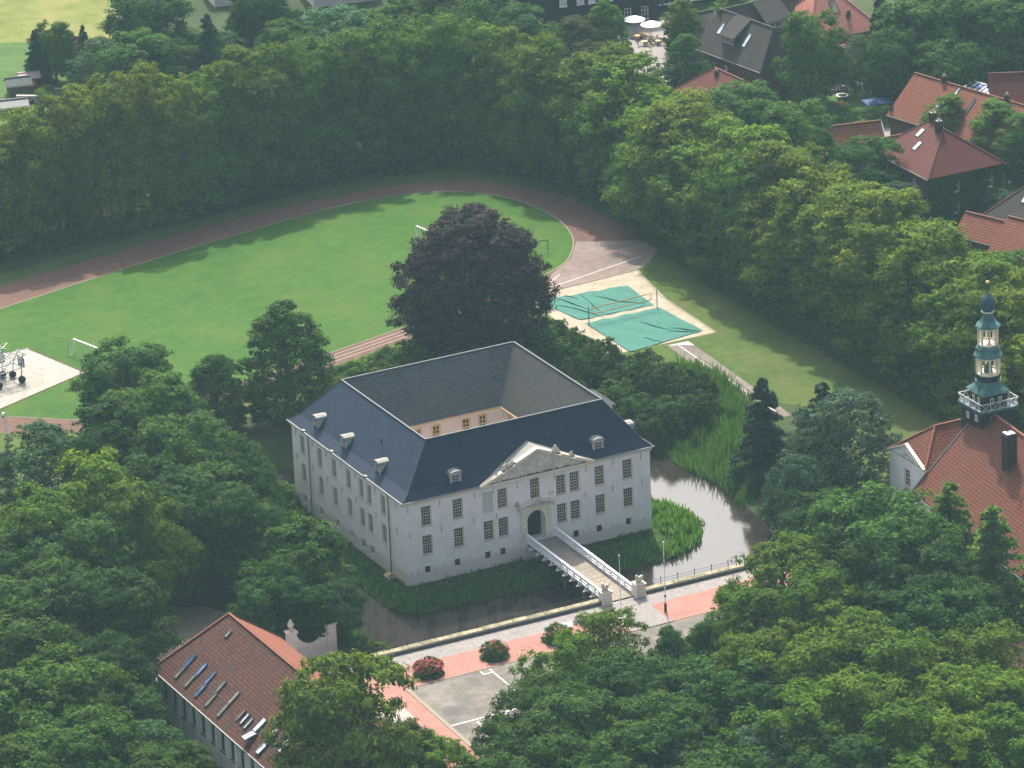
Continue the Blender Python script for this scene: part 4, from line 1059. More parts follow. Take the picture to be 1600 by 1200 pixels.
mb.lathe([(s4 * 1.414, 19.0), (s4 * 1.414 * .98, 19.15), (1.9, 19.75), (1.62, 20.2), (1.62, 20.35)], (tx, ty, 0), 4, math.pi / 4)
mb.lathe([(1.75, 19.6), (1.66, 19.9), (1.62, 20.4)], (tx, ty, 0), 16)
for k in range(4):
    a = k * math.pi / 2; d = Vector((math.cos(a), math.sin(a), 0)); s_ = Vector((-d.y, d.x, 0)); c_ = Vector((tx, ty, 0))
    mb.add([c_ + d * 2.15 - s_ * .9 + Vector((0, 0, 19.0)), c_ + d * 2.15 + s_ * .9 + Vector((0, 0, 19.0)), c_ + d * 1.5 + Vector((0, 0, 20.15))], [(0, 1, 2)])
mb.build('skirt_roof', 'copper', tw, off=O)
mb = MB(); mb.lathe([(s4 * 1.414 * .97, 18.93), (s4 * 1.414 * 1.01, 18.99)], (tx, ty, 0), 4, math.pi / 4); mb.build('skirt_moulding', 'cream', tw, off=O)
mb = MB(); mb.lathe([(1.52, 20.3), (1.5, 21.2)], (tx, ty, 0), 8, math.pi / 8); mb.build('drum', 'dark_slate_wall', tw, off=O)
def lantern(r, z0, z1):
    """open octagonal lantern with eight arched openings"""
    mb = MB()
    mb.lathe([(r * 1.06, z0), (r * 1.06, z0 + .18)], (tx, ty, 0), 8, math.pi / 8); mb.lathe([(r * 1.06, z1 - .15), (r * 1.1, z1)], (tx, ty, 0), 8, math.pi / 8)
    for k in range(8):
        a = math.pi / 8 + k * math.pi / 4; b = a + math.pi / 4
        p = Vector((tx + r * math.cos(a), ty + r * math.sin(a), 0)); q_ = Vector((tx + r * math.cos(b), ty + r * math.sin(b), 0))
        mb.bar(p + Vector((0, 0, z0 + .18)), p + Vector((0, 0, z1 - .15)), .2, .2)
        mid = (a + b) / 2; nrm = Vector((math.cos(mid), math.sin(mid), 0)); wd = (q_ - p).length; e = (q_ - p).normalized()
        zs_ = z1 - .15 - .5; hw = wd / 2 - .12
        ar = [(wd / 2 - hw * math.cos(math.pi * i / 8), zs_ - .1 + .42 * math.sin(math.pi * i / 8)) for i in range(9)]
        pts = [p + e * x + Vector((0, 0, z)) for x, z in ar] + [p + e * (wd - .05) + Vector((0, 0, z1 - .15)), p + e * .05 + Vector((0, 0, z1 - .15))]
        for i in range(8):
            A1 = pts[i]; A2 = pts[i + 1]
            mb.prism([A1, A2, Vector((A2.x, A2.y, z1 - .15)), Vector((A1.x, A1.y, z1 - .15))], (0, 0, 0), -nrm * .12)
        mb.bar(p + e * .1 + Vector((0, 0, z0 + .45)), q_ - e * .1 + Vector((0, 0, z0 + .45)), .08, .08)
    return mb.build('lantern', 'cream', tw, off=O)
lantern(1.45, 21.2, 23.75); lantern(1.22, 25.1, 27.6)
mb = MB(); mb.lathe([(.62, 21.4), (.5, 22.3), (.3, 22.5), (.05, 22.6)], (tx, ty, 0), 10); mb.build('bell', 'copper', tw, off=O)
mb = MB(); mb.lathe([(1.95, 23.7), (1.9, 23.85), (1.6, 24.2), (1.55, 24.55), (1.62, 24.8), (1.35, 25.1), (1.3, 25.12)], (tx, ty, 0), 8, math.pi / 8); mb.build('middle_roof', 'copper', tw, off=O)
mb = MB(); mb.lathe([(1.68, 27.6), (1.62, 27.75), (1.15, 28.2), (.82, 28.8), (.68, 29.5)], (tx, ty, 0), 8, math.pi / 8); mb.build('bell_roof', 'copper', tw, off=O)
mb = MB(); mb.lathe([(.78, 29.45), (.86, 29.55), (.78, 29.65)], (tx, ty, 0), 16); mb.build('collar', 'cream', tw, off=O)
mb = MB(); mb.lathe([(.6, 29.65), (.85, 29.85), (.99, 30.25), (.99, 30.7), (.85, 31.15), (.6, 31.5), (.3, 31.75), (.1, 31.95), (.06, 32.3)], (tx, ty, 0), 20)
for k in range(10):
    a = k * math.pi / 5; mb.tube([(tx + r_ * math.cos(a), ty + r_ * math.sin(a), z) for r_, z in ((.62, 29.68), (.87, 29.87), (1.0, 30.25), (1.0, 30.7), (.86, 31.16), (.6, 31.52), (.28, 31.8))], .03, 4)
mb.build('onion_dome', 'dark_copper', tw, off=O, smooth=False)
mb = MB(); mb.tube([(tx, ty, 31.9), (tx, ty, 35.2)], .06, 6); mb.bar((tx - .5, ty, 34.6), (tx + .55, ty, 34.6), .05, .35); mb.build('weather_vane', 'iron', tw, off=O)
mb = MB(); mb.blob((tx, ty, 33.4), .27, rng, 8, 0, .0); mb.build('ball', 'gold', tw, off=O, smooth=True)

# ------------------------------------------------------------------ town houses
W3 = 'white_paint'
h = house('ivy_house', 'tall brick house with brown-red hipped roof, two chimneys and an ivy-covered end wall', (136.0, 75.5), math.pi / 2, 15.5, 12.8, 9.0, 13.6, 'brick', 'brown_tile', hip=(6.0, 5.2),
      win=[('left', 4.4, 3.9, .9, 1.9, 1, 2), ('left', 4.4, .6, .9, 1.9, 1, 2), ('left', 10.2, 3.6, .9, 1.9, 1, 2), ('back', 3, 3.8, 1.1, 1.9), ('back', 7, 3.8, 1.1, 1.9), ('back', 11, 3.8, 1.1, 1.9), ('front', 5, 3.8, 1.1, 1.9)],
      chim=((9.9, 5.9, .9, 1.7), (6.6, 6.9, .9, 1.5)), sky=((7.4, 10.6, .9, 1.3, 'pale_glass'), (9.3, 8.9, .9, 1.3, 'pale_glass')), ridge='brown_tile')
ivy_wall = h
house('brick_annexe', 'low brick annexe with brown-red roof joined behind the ivy house', (121.5, 91.5), 0, 9, 8, 6.0, 8.6, 'brick', 'brown_tile', hip=(0, 0), ridge='brown_tile')
house('red_roofed_house', 'long brick house with bright red pantile roof, white conservatory and small chimneys', (138.4, 111.6), R(-77), 25, 11.6, 6.2, 11.2, 'brick', 'orange_tile', hip=(0, 0), ridge='orange_tile',
      win=[('left', 3, .6, 1.2, 1.6), ('left', 7, .6, 1.2, 1.6), ('front', 4, .6, 1.2, 1.6), ('front', 9, .6, 1.2, 1.6), ('left', 5.2, 4.0, 1.0, 1.2)], chim=((6, 5.9, .6, .9), (19.5, 5.9, .6, .9)),
      sky=((7.4, 1.0, 1.2, 1.9, 'pale_glass'), (13.5, 2.6, .5, 2.2, 'ridge_zinc'), (9.4, 4.6, .5, 1.0, 'pale_glass')))
c_ = G(1500, 137, 7.5)
cs = empty('conservatory', (c_.x, c_.y, 2), R(-77), 'white-framed glass conservatory roof behind the bright red pantile roof', 'conservatory')
mb = MB()
for k in range(7): mb.bar((k * 1.1, 0, 5.2), (k * 1.1, 3.0, 5.9), .12, .12); mb.bar((k * 1.1, 0, -.0), (k * 1.1, 0, 5.2), .1, .1)
for y, z in ((0, 5.2), (3, 5.9), (0, 2.5)): mb.bar((0, y, z), (6.6, y, z), .14, .14)
mb.build('frame', W3, cs)
mb = MB(); mb.quad((0, 0, 5.15), (6.6, 0, 5.15), (6.6, 3, 5.85), (0, 3, 5.85)); mb.quad((0, .02, 0), (6.6, .02, 0), (6.6, .02, 5.1), (0, .02, 5.1)); mb.build('pane', 'sky_glass', cs)
mb = MB(); mb.box(7.2, -.2, 4.6, 14, 2.4, 4.8); mb.build('canopy', 'white_canvas', cs)
house('small_gabled_house', 'small brick house with orange-red roof and white verge boards above a lane', (123.5, 106.2), R(-14), 9.5, 5.6, 4.6, 7.2, 'brick', 'orange_tile', verge=W3, ridge='orange_tile', win=[('right', 2.0, .8, 1.2, 1.3)])
house('grey_roofed_house', 'brick house with grey-brown roof, a wide shed dormer and two white skylights', (129.3, 156.2), R(-82), 16.5, 9.5, 7.0, 12.2, 'brick', 'town_slate', hip=(0, 2.6), ridge='town_slate',
      win=[('front', 1.2, .4, .9, 3.0, 1, 3), ('front', 4.0, .4, .8, 3.0, 1, 3), ('front', 7.0, 2.4, 1.0, 1.2), ('front', 11, 1.2, .8, 1.0), ('front', 13.4, 1.2, .8, 1.0), ('left', 3, .6, 1.2, 2)],
      sky=((2.4, 2.0, .8, 1.3, 'pale_glass'), (9.5, 1.6, .8, 1.6, 'pale_glass')), dorm=((4.6, 1.3, 3.4, 1.2, 1.9),))
house('grey_roofed_wing', 'second grey-brown roofed brick house with a broad dormer, behind the first', (134.2, 151.8), R(6), 15, 9.0, 7.2, 12.2, 'brick', 'town_slate', ridge='town_slate', hip=(0, 0), win=[('right', 3.5, 3.0, 1.0, 1.4)], dorm=((6.4, .9, 4.8, 1.3, 2.2),))
house('low_brick_shop', 'low brick building with small grey-brown roof beside the town square', (133.6, 166.0), R(4), 6, 6.5, 5.6, 7.8, 'brick', 'town_slate', ridge='town_slate', win=[('front', 2.5, 1.4, .7, 1.1)])
house('hipped_brown_house', 'low house with brown and grey hipped roof and pale hip flashing', (128.4, 126.5), R(93), 17.5, 9.6, 5.2, 9.0, 'brick', 'brown_tile', hip=(4.4, 4.6), ridge='brown_tile', chim=((11.2, 5.6, .5, .6),))
house('timber_fronted_inn', 'dark blue-fronted two-storey inn with white framed windows at the town square', (115.5, 191.8), R(-11), 24, 10, 9.2, 13.4, 'dark_slate_wall', 'town_slate', ridge='town_slate',
      win=[('front', a, 4.2, 1.3, 1.9, 1, 1, W3, 'curtain') for a in (6.8, 9.8, 11.8, 14.6)] + [('front', 12.2, .8, 2.6, 1.2, 2, 1, W3, 'curtain'), ('front', 18, .3, 1.2, 2.2), ('front', 21, .3, 1.2, 2.2)])
house('brick_gable_house', 'red brick gable house with small dark windows left of the inn', (113.3, 181.2), R(79), 10, 7.6, 7.5, 11.6, 'brick', 'town_slate', ridge='town_slate', win=[('left', 2, 4.2, .9, 1.5, 1, 2), ('left', 4.6, 4.0, .9, 1.5, 1, 2), ('left', 2.2, .8, .9, 1.5), ('left', 4.8, .8, .9, 1.5)])
house('glass_fronted_shop', 'flat modern shop with a white framed glass front at the top edge', (137.0, 193.0), R(-8), 16, 8, 7.0, 8.6, 'dark_slate_wall', 'lead', ridge='lead', win=[('front', 1 + k * 2.4, .6, 2.0, 2.6, 2, 2) for k in range(6)])
house('bright_red_house', 'house with bright pinkish-red hipped pantile roof and one grey skylight', (145.0, 147.5), R(0), 13.0, 12, 7.6, 13.2, 'brick', 'pale_red_tile', hip=(5, 5), ridge='pale_red_tile', sky=((6.2, 2.6, 1.2, 1.8, 'olive_glass'),))
house('pale_red_lean_to', 'low pale pink-red roofed extension in front of the bright red roof', (147.5, 142.2), R(0), 9, 5.0, 4.4, 6.4, 'brick', 'pale_red_tile', ridge='pale_red_tile', chim=((1.2, 1.2, .8, 1.2),))
house('dark_roofed_house', 'house with a dark grey corrugated roof behind the tall dark conifer', (160.5, 140.0), R(-10), 18, 11, 6.5, 11.5, 'brick', 'grey_tile', ridge='grey_tile', sky=((4, 2.0, .9, 1.4, 'pale_glass'),))
house('brick_house', 'brick house with dark red roof and white framed window at the right edge', (152.3, 104.0), R(-28), 16, 9, 6.5, 10.6, 'brick', 'brown_tile', ridge='brown_tile', win=[('left', 3.8, 4.2, 1.3, 1.6, 1, 1), ('left', 2.0, .8, 1.2, 1.4), ('front', 3, .8, 1.2, 1.4)])
house('dark_brown_roofed_house', 'house with dark brown hipped roof, below the ivy-covered wall', (124.0, 62.5), R(-70), 17, 11, 6.5, 10.8, 'brick', 'town_slate', hip=(4.5, 0), ridge='brown_tile', sky=((5, 3.0, .7, .8, 'pale_glass'),), chim=((5.6, 6.6, .7, 1.0),))
house('red_roofed_annexe', 'small annexe with bright red pantile roof beside the dark brown roof', (119.5, 62.0), R(-70), 6.5, 5.6, 5.0, 7.4, 'brick', 'orange_tile', ridge='orange_tile')
house('orange_roofed_cottage', 'cottage with orange-brown pantile roof at the right edge below the dark brown roof', (119.5, 52.5), R(-70), 12, 9, 5.4, 9.0, 'brick', 'orange_tile', ridge='orange_tile')
# top edge, above the lime row
house('half_hidden_red_house', 'red roof of a house half hidden by trees at the top edge', (104.0, 204.0), R(20), 12, 9, 6, 11, 'brick', 'orange_tile', ridge='orange_tile')
house('white_house', 'white rendered house wall glimpsed between trees at the top edge', (93.5, 226.0), R(-10), 12, 9, 6.5, 10.5, 'white_wall', 'town_slate', ridge='town_slate', win=[('front', 2, 3.0, 1.2, 1.4), ('front', 6, 3.0, 1.2, 1.4)])
house('pale_bungalow', 'pale grey bungalow wall glimpsed between dark trees near the meadow', (79.5, 236.0), R(-10), 12, 8, 5.2, 8.8, 'grey_wall', 'grey_tile', ridge='grey_tile', win=[('front', 2, .8, 1.4, 1.4)])
# garden sheds at the upper left
p = G(2, 134, 2)
house('garden_shed', 'dark garden shed with a grey felt roof by the left edge', (31.0, 209.4), R(-14), 3.6, 3.2, 4.0, 4.7, 'brown_timber', 'felt', ridge='felt', cat='shed')
house('red_shed', 'dark red shed with a pale flat lean-to roof and a yellow door', (34.0, 211.6), R(-14), 3.0, 2.6, 4.1, 4.5, 'red_wood', 'pink_slab', ridge='pink_slab', cat='shed', win=[('front', 1.6, .4, .9, 1.4, 1, 1, 'red_wood', 'yellow_plastic')])
house('brick_outhouse', 'small brown outhouse under trees above the garden hedge', (43.8, 220.5), R(-14), 5.0, 4.0, 4.6, 6.0, 'brown_timber', 'brown_tile', ridge='brown_tile', cat='shed')
house('dark_garden_house', 'dark slatted hut roof at the left edge below the orange parasol', (26.5, 201.0), R(-14), 4, 3.2, 3.4, 4.0, 'brown_timber', 'lead', ridge='lead', cat='shed')

# ------------------------------------------------------------------ sports ground things
def goal(A, B, H, depth, label, m, rad=.07, net=True):
    a, b = Vector((*A, 2)), Vector((*B, 2)); c_ = (a + b) / 2
    g = empty('football_goal', (c_.x, c_.y, 2), 0, label, 'goal', 'goals on the sports field')
    a -= c_; b -= c_; a.z = b.z = 0
    d = (b - a).normalized(); n = Vector((-d.y, d.x, 0))
    if n.dot(Vector((40, 100, 2)) - c_) > 0 : n = -n
    U = Vector((0, 0, H))
    mb = MB()
    mb.tube([a, a + U], rad, 8); mb.tube([b, b + U], rad, 8); mb.bar(a + U, b + U, rad * 2.2, rad * 2.2); mb.build('goal_frame', m, g)
    mb = MB()
    for p in (a, b):
        mb.tube([p + U, p + U + n * .7], rad * .5, 5); mb.tube([p + U + n * .7, p + n * depth], rad * .5, 5); mb.tube([p, p + n * depth], rad * .5, 5)
    mb.tube([a + n * depth, b + n * depth], rad * .5, 5); mb.tube([a + U + n * .7, b + U + n * .7], rad * .4, 5); mb.build('stay', 'galv', g)
    if net:
        mb = MB(); L = (b - a).length; k = int(L / .35)
        for i in range(k + 1):
            q_ = a.lerp(b, i / k); mb.bar(q_ + U + n * .7, q_ + n * depth, .008)
        for j in range(1, 7):
            t = j / 7; s0 = (U + n * .7).lerp(n * depth, t); mb.bar(a + s0, b + s0, .008)
        for p in (a, b):
            for j in range(1, 5): t = j / 5; mb.bar(p + U * t, p + (n * depth).lerp(U + n * .7, t), .012)
        mb.build('net', 'galv', g)
goal((-5.3, 95.4), (-3.9, 90.2), 2.1, 1.3, 'white football goal beside the basketball court, at the left end of the field', W3)
goal((56.2, 111.0), (57.0, 105.4), 2.2, 1.2, 'white football goal behind the copper beech', W3, net=False)
goal((66.3, 95.8), (69.9, 95.2), 2.0, 1.2, 'dark unpainted football goal right of the copper beech', 'iron', .055, net=False)
goal((37.0, 204.4), (38.9, 203.3), 1.8, .8, 'small pale goal in the garden beyond the lime row', 'galv', .06, net=False)
# stacked mobile basketball stands
def hoop_stand(c, ang, label):
    g = empty('basketball_stand', (*c, 2.02), ang, label, 'basketball stand', 'mobile basketball stands on the concrete court', (1.3, 1.3, 1.3))
    mb = MB()
    for y in (-.9, .9):
        mb.bar((-1.6, y, 1.5), (1.5, y, 1.7), .09); mb.bar((-1.6, y, 1.5), (-1.4, y, .4), .08); mb.bar((1.5, y, 1.7), (1.4, y, .4), .08)
        mb.bar((-1.6, y, 1.5), (1.4, y, .45), .05); mb.bar((1.5, y, 1.7), (2.0, y * .6, 3.1), .08); mb.bar((-1.2, y, 1.55), (1.2, y * .6, 3.0), .06); mb.bar((-1.2, y * .8, 2.4), (2.4, y * .6, 2.9), .06); mb.bar((-1.6, y, 1.5), (-1.2, y * .8, 2.9), .06); mb.bar((-1.2, y * .8, 2.9), (2.0, y * .6, 3.1), .06)
    for x, z in ((-1.6, 1.5), (1.5, 1.7), (2.0, 3.1), (-1.2, 2.9), (0, 1.6), (0.4, 3.0)): mb.bar((x, -.9, z), (x, .9, z), .07)
    mb.bar((2.0, -.5, 3.1), (2.9, 0, 3.3), .07); mb.bar((2.0, .5, 3.1), (2.9, 0, 3.3), .07)
    mb.build('frame', 'galv', g)
    for x, y in ((-1.4, -1.0), (1.4, -1.0), (-1.4, 1.0), (1.4, 1.0)):
        mb = MB(); mb.tube([(x, y - .16, .38), (x, y + .16, .38)], .38, 14); mb.build('wheel', 'black_rubber', g)
    mb = MB(); mb.box(2.0, -.6, 1.5, 2.08, .6, 2.5); bb = mb.build('backboard', W3, g)
    mb = MB()
    for p, q_ in (((1.98, -.6, 1.5), (1.98, .6, 1.5)), ((1.98, -.6, 2.5), (1.98, .6, 2.5)), ((1.98, -.6, 1.5), (1.98, -.6, 2.5)), ((1.98, .6, 1.5), (1.98, .6, 2.5)), ((1.98, -.25, 1.75), (1.98, .25, 1.75)), ((1.98, -.25, 2.15), (1.98, .25, 2.15))): mb.bar(p, q_, .07)
    for k in range(10):
        a, b = k * math.pi / 5, (k + 1) * math.pi / 5
        mb.bar((1.75 + .23 * math.cos(a), .23 * math.sin(a), 1.65), (1.75 + .23 * math.cos(b), .23 * math.sin(b), 1.65), .03)
    mb.build('rim', 'iron', bb)
hoop_stand((-18.0, 89.6), R(8), 'grey tubular basketball stand on black wheels, nearest the court edge')
hoop_stand((-19.6, 92.8), R(12), 'grey tubular basketball stand on black wheels, pushed behind the first')
g = empty('field_post', (-26.0, 69.3, 2), 0, 'thick white post standing beside the running track at the left edge', 'post')
mb = MB(); mb.tube([(0, 0, 0), (-.3, 0, 4.2)], .16, 8); mb.build('pole', W3, g); mb = MB(); mb.box(-.55, -.1, 3.5, -.1, .15, 3.9); mb.build('bracket', 'galv', g)
# beach volleyball field: two tarpaulins, posts, net
def tarpaulin(pts, label, folds, seed):
    """a real sheet with sagging edges and crumpled folds"""
    rng = random.Random(seed); n = 26
    a, b, c_, d = [Vector((*p, 0)) for p in pts]
    o_ = (a + b + c_ + d) / 4
    mb = MB(); vs = []
    for j in range(n + 1):
        for i in range(n + 1):
            s_, t = i / n, j / n
            p = (a * (1 - s_) + b * s_) * (1 - t) + (d * (1 - s_) + c_ * s_) * t
            ed = min(s_, 1 - s_, t, 1 - t)
            w_ = .18 * math.sin(i * .9 + seed) if ed == 0 else 0
            z = .05 + .05 * rng.random() + .04 * math.sin(i * .7 + j * .4)
            vs.append((p.x - o_.x + w_, p.y - o_.y + w_ * .6, z))
    mb.v = vs; mb.f = [(j * (n + 1) + i, j * (n + 1) + i + 1, (j + 1) * (n + 1) + i + 1, (j + 1) * (n + 1) + i) for j in range(n) for i in range(n)]; mb.m = [0] * len(mb.f)
    g = empty('tarpaulin', (o_.x, o_.y, 2.03), 0, label, 'tarpaulin', 'green tarpaulins over the sand pitch')
    s1 = mb.build('cover', 'tarp', g, smooth=True)
    mb = MB()
    for (p0, p1, p2) in folds:
        pts_ = [(G(*q_, 2.18) - o_) for q_ in (p0, p1, p2)]
        pts_ = [Vector((q_.x, q_.y, .13)) for q_ in pts_]
        mb.tube([pts_[0], pts_[0].lerp(pts_[1], .5) + Vector((.1, .05, .03)), pts_[1], pts_[1].lerp(pts_[2], .5) + Vector((-.1, .08, .03)), pts_[2]], [.02, .06, .08, .05, .02], 5)
    mb.build('fold', M['fold'], g)
M['fold'] = simple('dark_tarpaulin_fold', (.030, .10, .085), .7, .2)
tarpaulin([(60.4, 67.6), (72.3, 67.3), (73.0, 76.4), (58.8, 77.8)], 'upper green tarpaulin, crossed by several dark folds', [((867, 466), (890, 472), (925, 485)), ((905, 459), (925, 475), (945, 490)), ((866, 476), (900, 482), (945, 495)), ((930, 462), (965, 470), (1010, 474)), ((880, 462), (890, 463), (905, 467))], 1)
tarpaulin([(60.3, 52.6), (73.0, 54.4), (72.3, 65.9), (60.4, 66.0)], 'lower green tarpaulin, reaching behind the dark shrubs', [((998, 502), (1025, 510), (1048, 515)), ((1045, 512), (1070, 514), (1095, 517)), ((1042, 517), (1068, 518), (1092, 518)), ((1005, 527), (1020, 531), (1035, 534))], 2)
g = empty('volleyball_net', (66.4, 66.7, 2), 0, 'volleyball net with orange tapes between two dark posts', 'net')
mb = MB(); mb.tube([(-5.6, -1.3, 0), (-5.6, -1.3, 2.7)], .06, 6); mb.build('post', 'iron', g); mb = MB(); mb.tube([(5.6, -.9, 0), (5.6, -.9, 2.9)], .06, 6); mb.build('post', 'iron', g)
mb = MB(); mb.bar((-5.0, -1.2, 2.35), (4.7, -.8, 2.45), .07, .09); mb.bar((-5.0, -1.2, 1.45), (4.7, -.8, 1.5), .07, .09); mb.bar((-5.0, -1.2, 1.45), (-5.0, -1.2, 2.35), .06); mb.bar((4.7, -.8, 1.5), (4.7, -.8, 2.45), .06); mb.build('tape', M['tape'] if 'tape' in M else simple('orange_brown_tape', (.30, .16, .05), .7, .1), g)
mb = MB()
for k in range(28): t = k / 27; p = Vector((-5.0, -1.2, 0)).lerp(Vector((4.7, -.8, 0)), t); mb.bar(p + Vector((0, 0, 1.48)), p + Vector((0, 0, 2.38)), .012)
for z in (-5.6, 5.6): mb.bar((z, -1.3 if z < 0 else -.9, 2.4), (-5.0 if z < 0 else 4.7, -1.2 if z < 0 else -.8, 2.38), .015)
mb.build('mesh', 'iron', g)
# ------------------------------------------------------------------ forecourt and town furniture
g = empty('kennel', (1.0, -1.0, .1), 0, 'small yellowish kennel on the grass at the front left corner of the castle', 'kennel')
p = G(609, 903, .1); g.location = p
mb = MB(); mb.box(-.5, -.45, -.25, .5, .45, .35); mb.build('body', 'cream', g); mb = MB(); mb.prism([(-.65, -.5, .35), (0, -.5, .75), (.65, -.5, .35)], (0, 0, 0), (0, 1, 0)); mb.build('roof', 'wood', g)
p = G(887, 985, 2); g = empty('white_sign_board', (p.x, p.y, 2), R(-20), 'small white board tilted beside the third flower bush', 'sign')
mb = MB(); mb.bar((-.4, 0, 0), (-.4, 0, .6), .06); mb.bar((.4, 0, 0), (.4, 0, .6), .06); mb.build('leg', 'iron', g); mb = MB(); mb.prism([(-.65, -.3, .55), (.65, -.3, .55), (.65, .3, .95), (-.65, .3, .95)], (0, 0, 0), (0, 0, .05)); mb.build('panel', W3, g)
def lamp(c, H, label, kind='lantern'):
    g = empty('street_lamp', (c[0], c[1], 2), 0, label, 'street lamp', 'street lamps')
    mb = MB(); mb.lathe([(.16, 0), (.14, .5), (.07, .7), (.05, H - .7), (.04, H - .6)], (0, 0, 0), 8); mb.build('pole', 'iron', g)
    if kind == 'lantern':
        mb = MB(); mb.lathe([(.14, 0), (.24, .45)], (0, 0, H - .6), 6); hd = mb.build('lantern', 'pale_glass', g)
        mb = MB(); mb.lathe([(.3, 0), (.18, .18), (.05, .3), (.03, .42)], (0, 0, H - .15), 6); mb.build('cap', 'iron', hd)
        mb = MB(); mb.lathe([(.05, -.1), (.16, 0)], (0, 0, H - .6), 6); mb.build('socket', 'iron', hd)
    else:
        mb = MB(); mb.lathe([(.12, 0), (.5, .1), (.5, .16), (.1, .32)], (0, 0, H - .35), 14); mb.build('shade', W3, g)
lamp(G(1012, 117)[:2], 3.6, 'black lantern street lamp on the town square'); lamp(G(1373, 217)[:2], 3.2, 'lantern street lamp behind the garden hedge, near the small gabled house')
lamp(G(1590, 995)[:2], 3.6, 'lantern street lamp on the red paving at the right edge'); lamp(G(1562, 152)[:2], 4.6, 'tall lamp with a flat white shade on the terrace behind the bright red roof', 'disc'); lamp(G(1577, 310)[:2], 3.0, 'pale lantern lamp just right of the ivy-covered wall')
p = G(1003, 114); g = empty('road_sign', (p.x, p.y, 2), 0, 'round dark-backed road sign left of the town square lamp', 'sign')
mb = MB(); mb.tube([(0, 0, 0), (0, 0, 2.6)], .04, 6); mb.build('pole', 'galv', g); mb = MB(); mb.tube([(0, -.03, 2.35), (0, .03, 2.35)], .34, 16); mb.build('disc', 'iron', g)
p = G(1029, 114); g = empty('notice_board', (p.x, p.y, 2), 0, 'small grey notice board on a post right of the town square lamp', 'sign')
mb = MB(); mb.tube([(0, 0, 0), (0, 0, 1.7)], .05, 6); mb.build('pole', 'galv', g); mb = MB(); mb.box(-.45, -.04, 1.1, .3, .04, 1.75); mb.build('panel', 'zinc', g)
for (px, py, lb) in ((992, 52, 'large round white cafe parasol, the left one of the overlapping pair'), (1018, 60, 'large round white cafe parasol, the right one of the overlapping pair')):
    p = G(px, py); g = empty('cafe_parasol', (p.x, p.y, 2), 0, lb, 'parasol', 'cafe parasols')
    mb = MB(); mb.tube([(0, 0, 0), (0, 0, 2.9)], .05, 6); mb.lathe([(.4, 0), (.3, .12)], (0, 0, 0), 12); mb.build('pole', 'wood', g)
    mb = MB(); mb.lathe([(1.75, 2.28), (1.78, 2.42), (1.0, 2.75), (.05, 3.0)], (0, 0, 0), 12); mb.build('canopy', 'white_canvas', g)
k = 0
for (px, py, lb) in ((996, 62, 'cafe table left under the parasols'), (1007, 71, 'cafe table in front of the parasols, nearest the road'), (1017, 64, 'cafe table between the two parasol poles'), (1029, 70, 'cafe table rightmost under the parasols'), (1004, 58, 'cafe table farthest back under the parasols')):
    p = G(px, py); g = empty('cafe_table', (p.x, p.y, 2), rng.uniform(0, 3), lb, 'table', 'cafe tables')
    mb = MB(); mb.box(-.5, -.45, .70, .5, .45, .76); mb.build('tabletop', 'wood', g); mb = MB(); mb.tube([(0, 0, 0), (0, 0, .7)], .05, 6); mb.box(-.3, -.3, 0, .3, .3, .04); mb.build('leg', 'iron', g)
    for a in range(3):
        q_ = Vector((math.cos(a * 2.1 + k) * .95, math.sin(a * 2.1 + k) * .95, 0))
        cpos = Vector((p.x + q_.x, p.y + q_.y, 2))
        c2 = empty('cafe_chair', cpos, a * 2.1 + k, ('first', 'second', 'third')[a] + ' dark chair around the ' + lb.replace('cafe table ', 'table '), 'chair', 'cafe chairs')
        mb = MB(); mb.box(-.22, -.22, .42, .22, .22, .47); mb.build('seat', 'wood', c2)
        mb = MB(); mb.box(.19, -.22, .47, .23, .22, .88); mb.build('backrest', 'wood', c2)
        mb = MB()
        for x in (-.19, .19):
            for y in (-.19, .19): mb.bar((x, y, 0), (x, y, .42), .04)
        mb.build('leg', 'iron', c2)
    k += 1
# garden things near the small gabled house
p = G(1371, 178); g = empty('gazebo', (p.x, p.y, 2), R(-12), 'dark blue garden gazebo with a shallow canvas roof', 'gazebo')
mb = MB(); q4 = [(-2.1, -1.5), (2.1, -1.5), (2.1, 1.5), (-2.1, 1.5)]
for i in range(4): mb.tri((*q4[i], 2.1), (*q4[(i + 1) % 4], 2.1), (0, 0, 2.75)); mb.quad((*q4[i], 1.85), (*q4[(i + 1) % 4], 1.85), (*q4[(i + 1) % 4], 2.1), (*q4[i], 2.1))
mb.build('canopy', 'blue_canvas', g)
for x, y in q4: mb = MB(); mb.bar((x, y, 0), (x, y, 2.1), .08); mb.build('pole', 'galv', g)
p = G(1358, 148); g = empty('washing_line', (p.x, p.y, 2), R(-10), 'washing line with a white sheet and a blue cloth hung between two posts', 'washing line')
mb = MB(); mb.tube([(-2.6, 0, 0), (-2.6, 0, 2)], .04, 6); mb.tube([(2.8, 0, 0), (2.8, 0, 2)], .04, 6); mb.bar((-2.6, 0, 1.95), (2.8, 0, 1.95), .02); mb.build('post', 'galv', g)
for x0, x1, m_, lb in ((-1.4, .3, W3, 'white sheet on the washing line'), (.5, 2.4, 'blue_canvas', 'blue cloth on the washing line')):
    mb = MB(); n = 8
    for i in range(n):
        a, b = x0 + (x1 - x0) * i / n, x0 + (x1 - x0) * (i + 1) / n; w0, w1 = .08 * math.sin(i * 1.7), .08 * math.sin((i + 1) * 1.7)
        mb.quad((a, w0, .55), (b, w1, .55), (b, 0, 1.94), (a, 0, 1.94))
    s_ = mb.build('hung_cloth', m_, None); s_.location = (p.x, p.y, 2); s_.rotation_euler.z = R(-10)
    tag(s_, lb, 'laundry')
p = G(1316, 154); g = empty('trampoline', (p.x, p.y, 2), 0, 'small round white-rimmed trampoline on the garden lawn', 'trampoline')
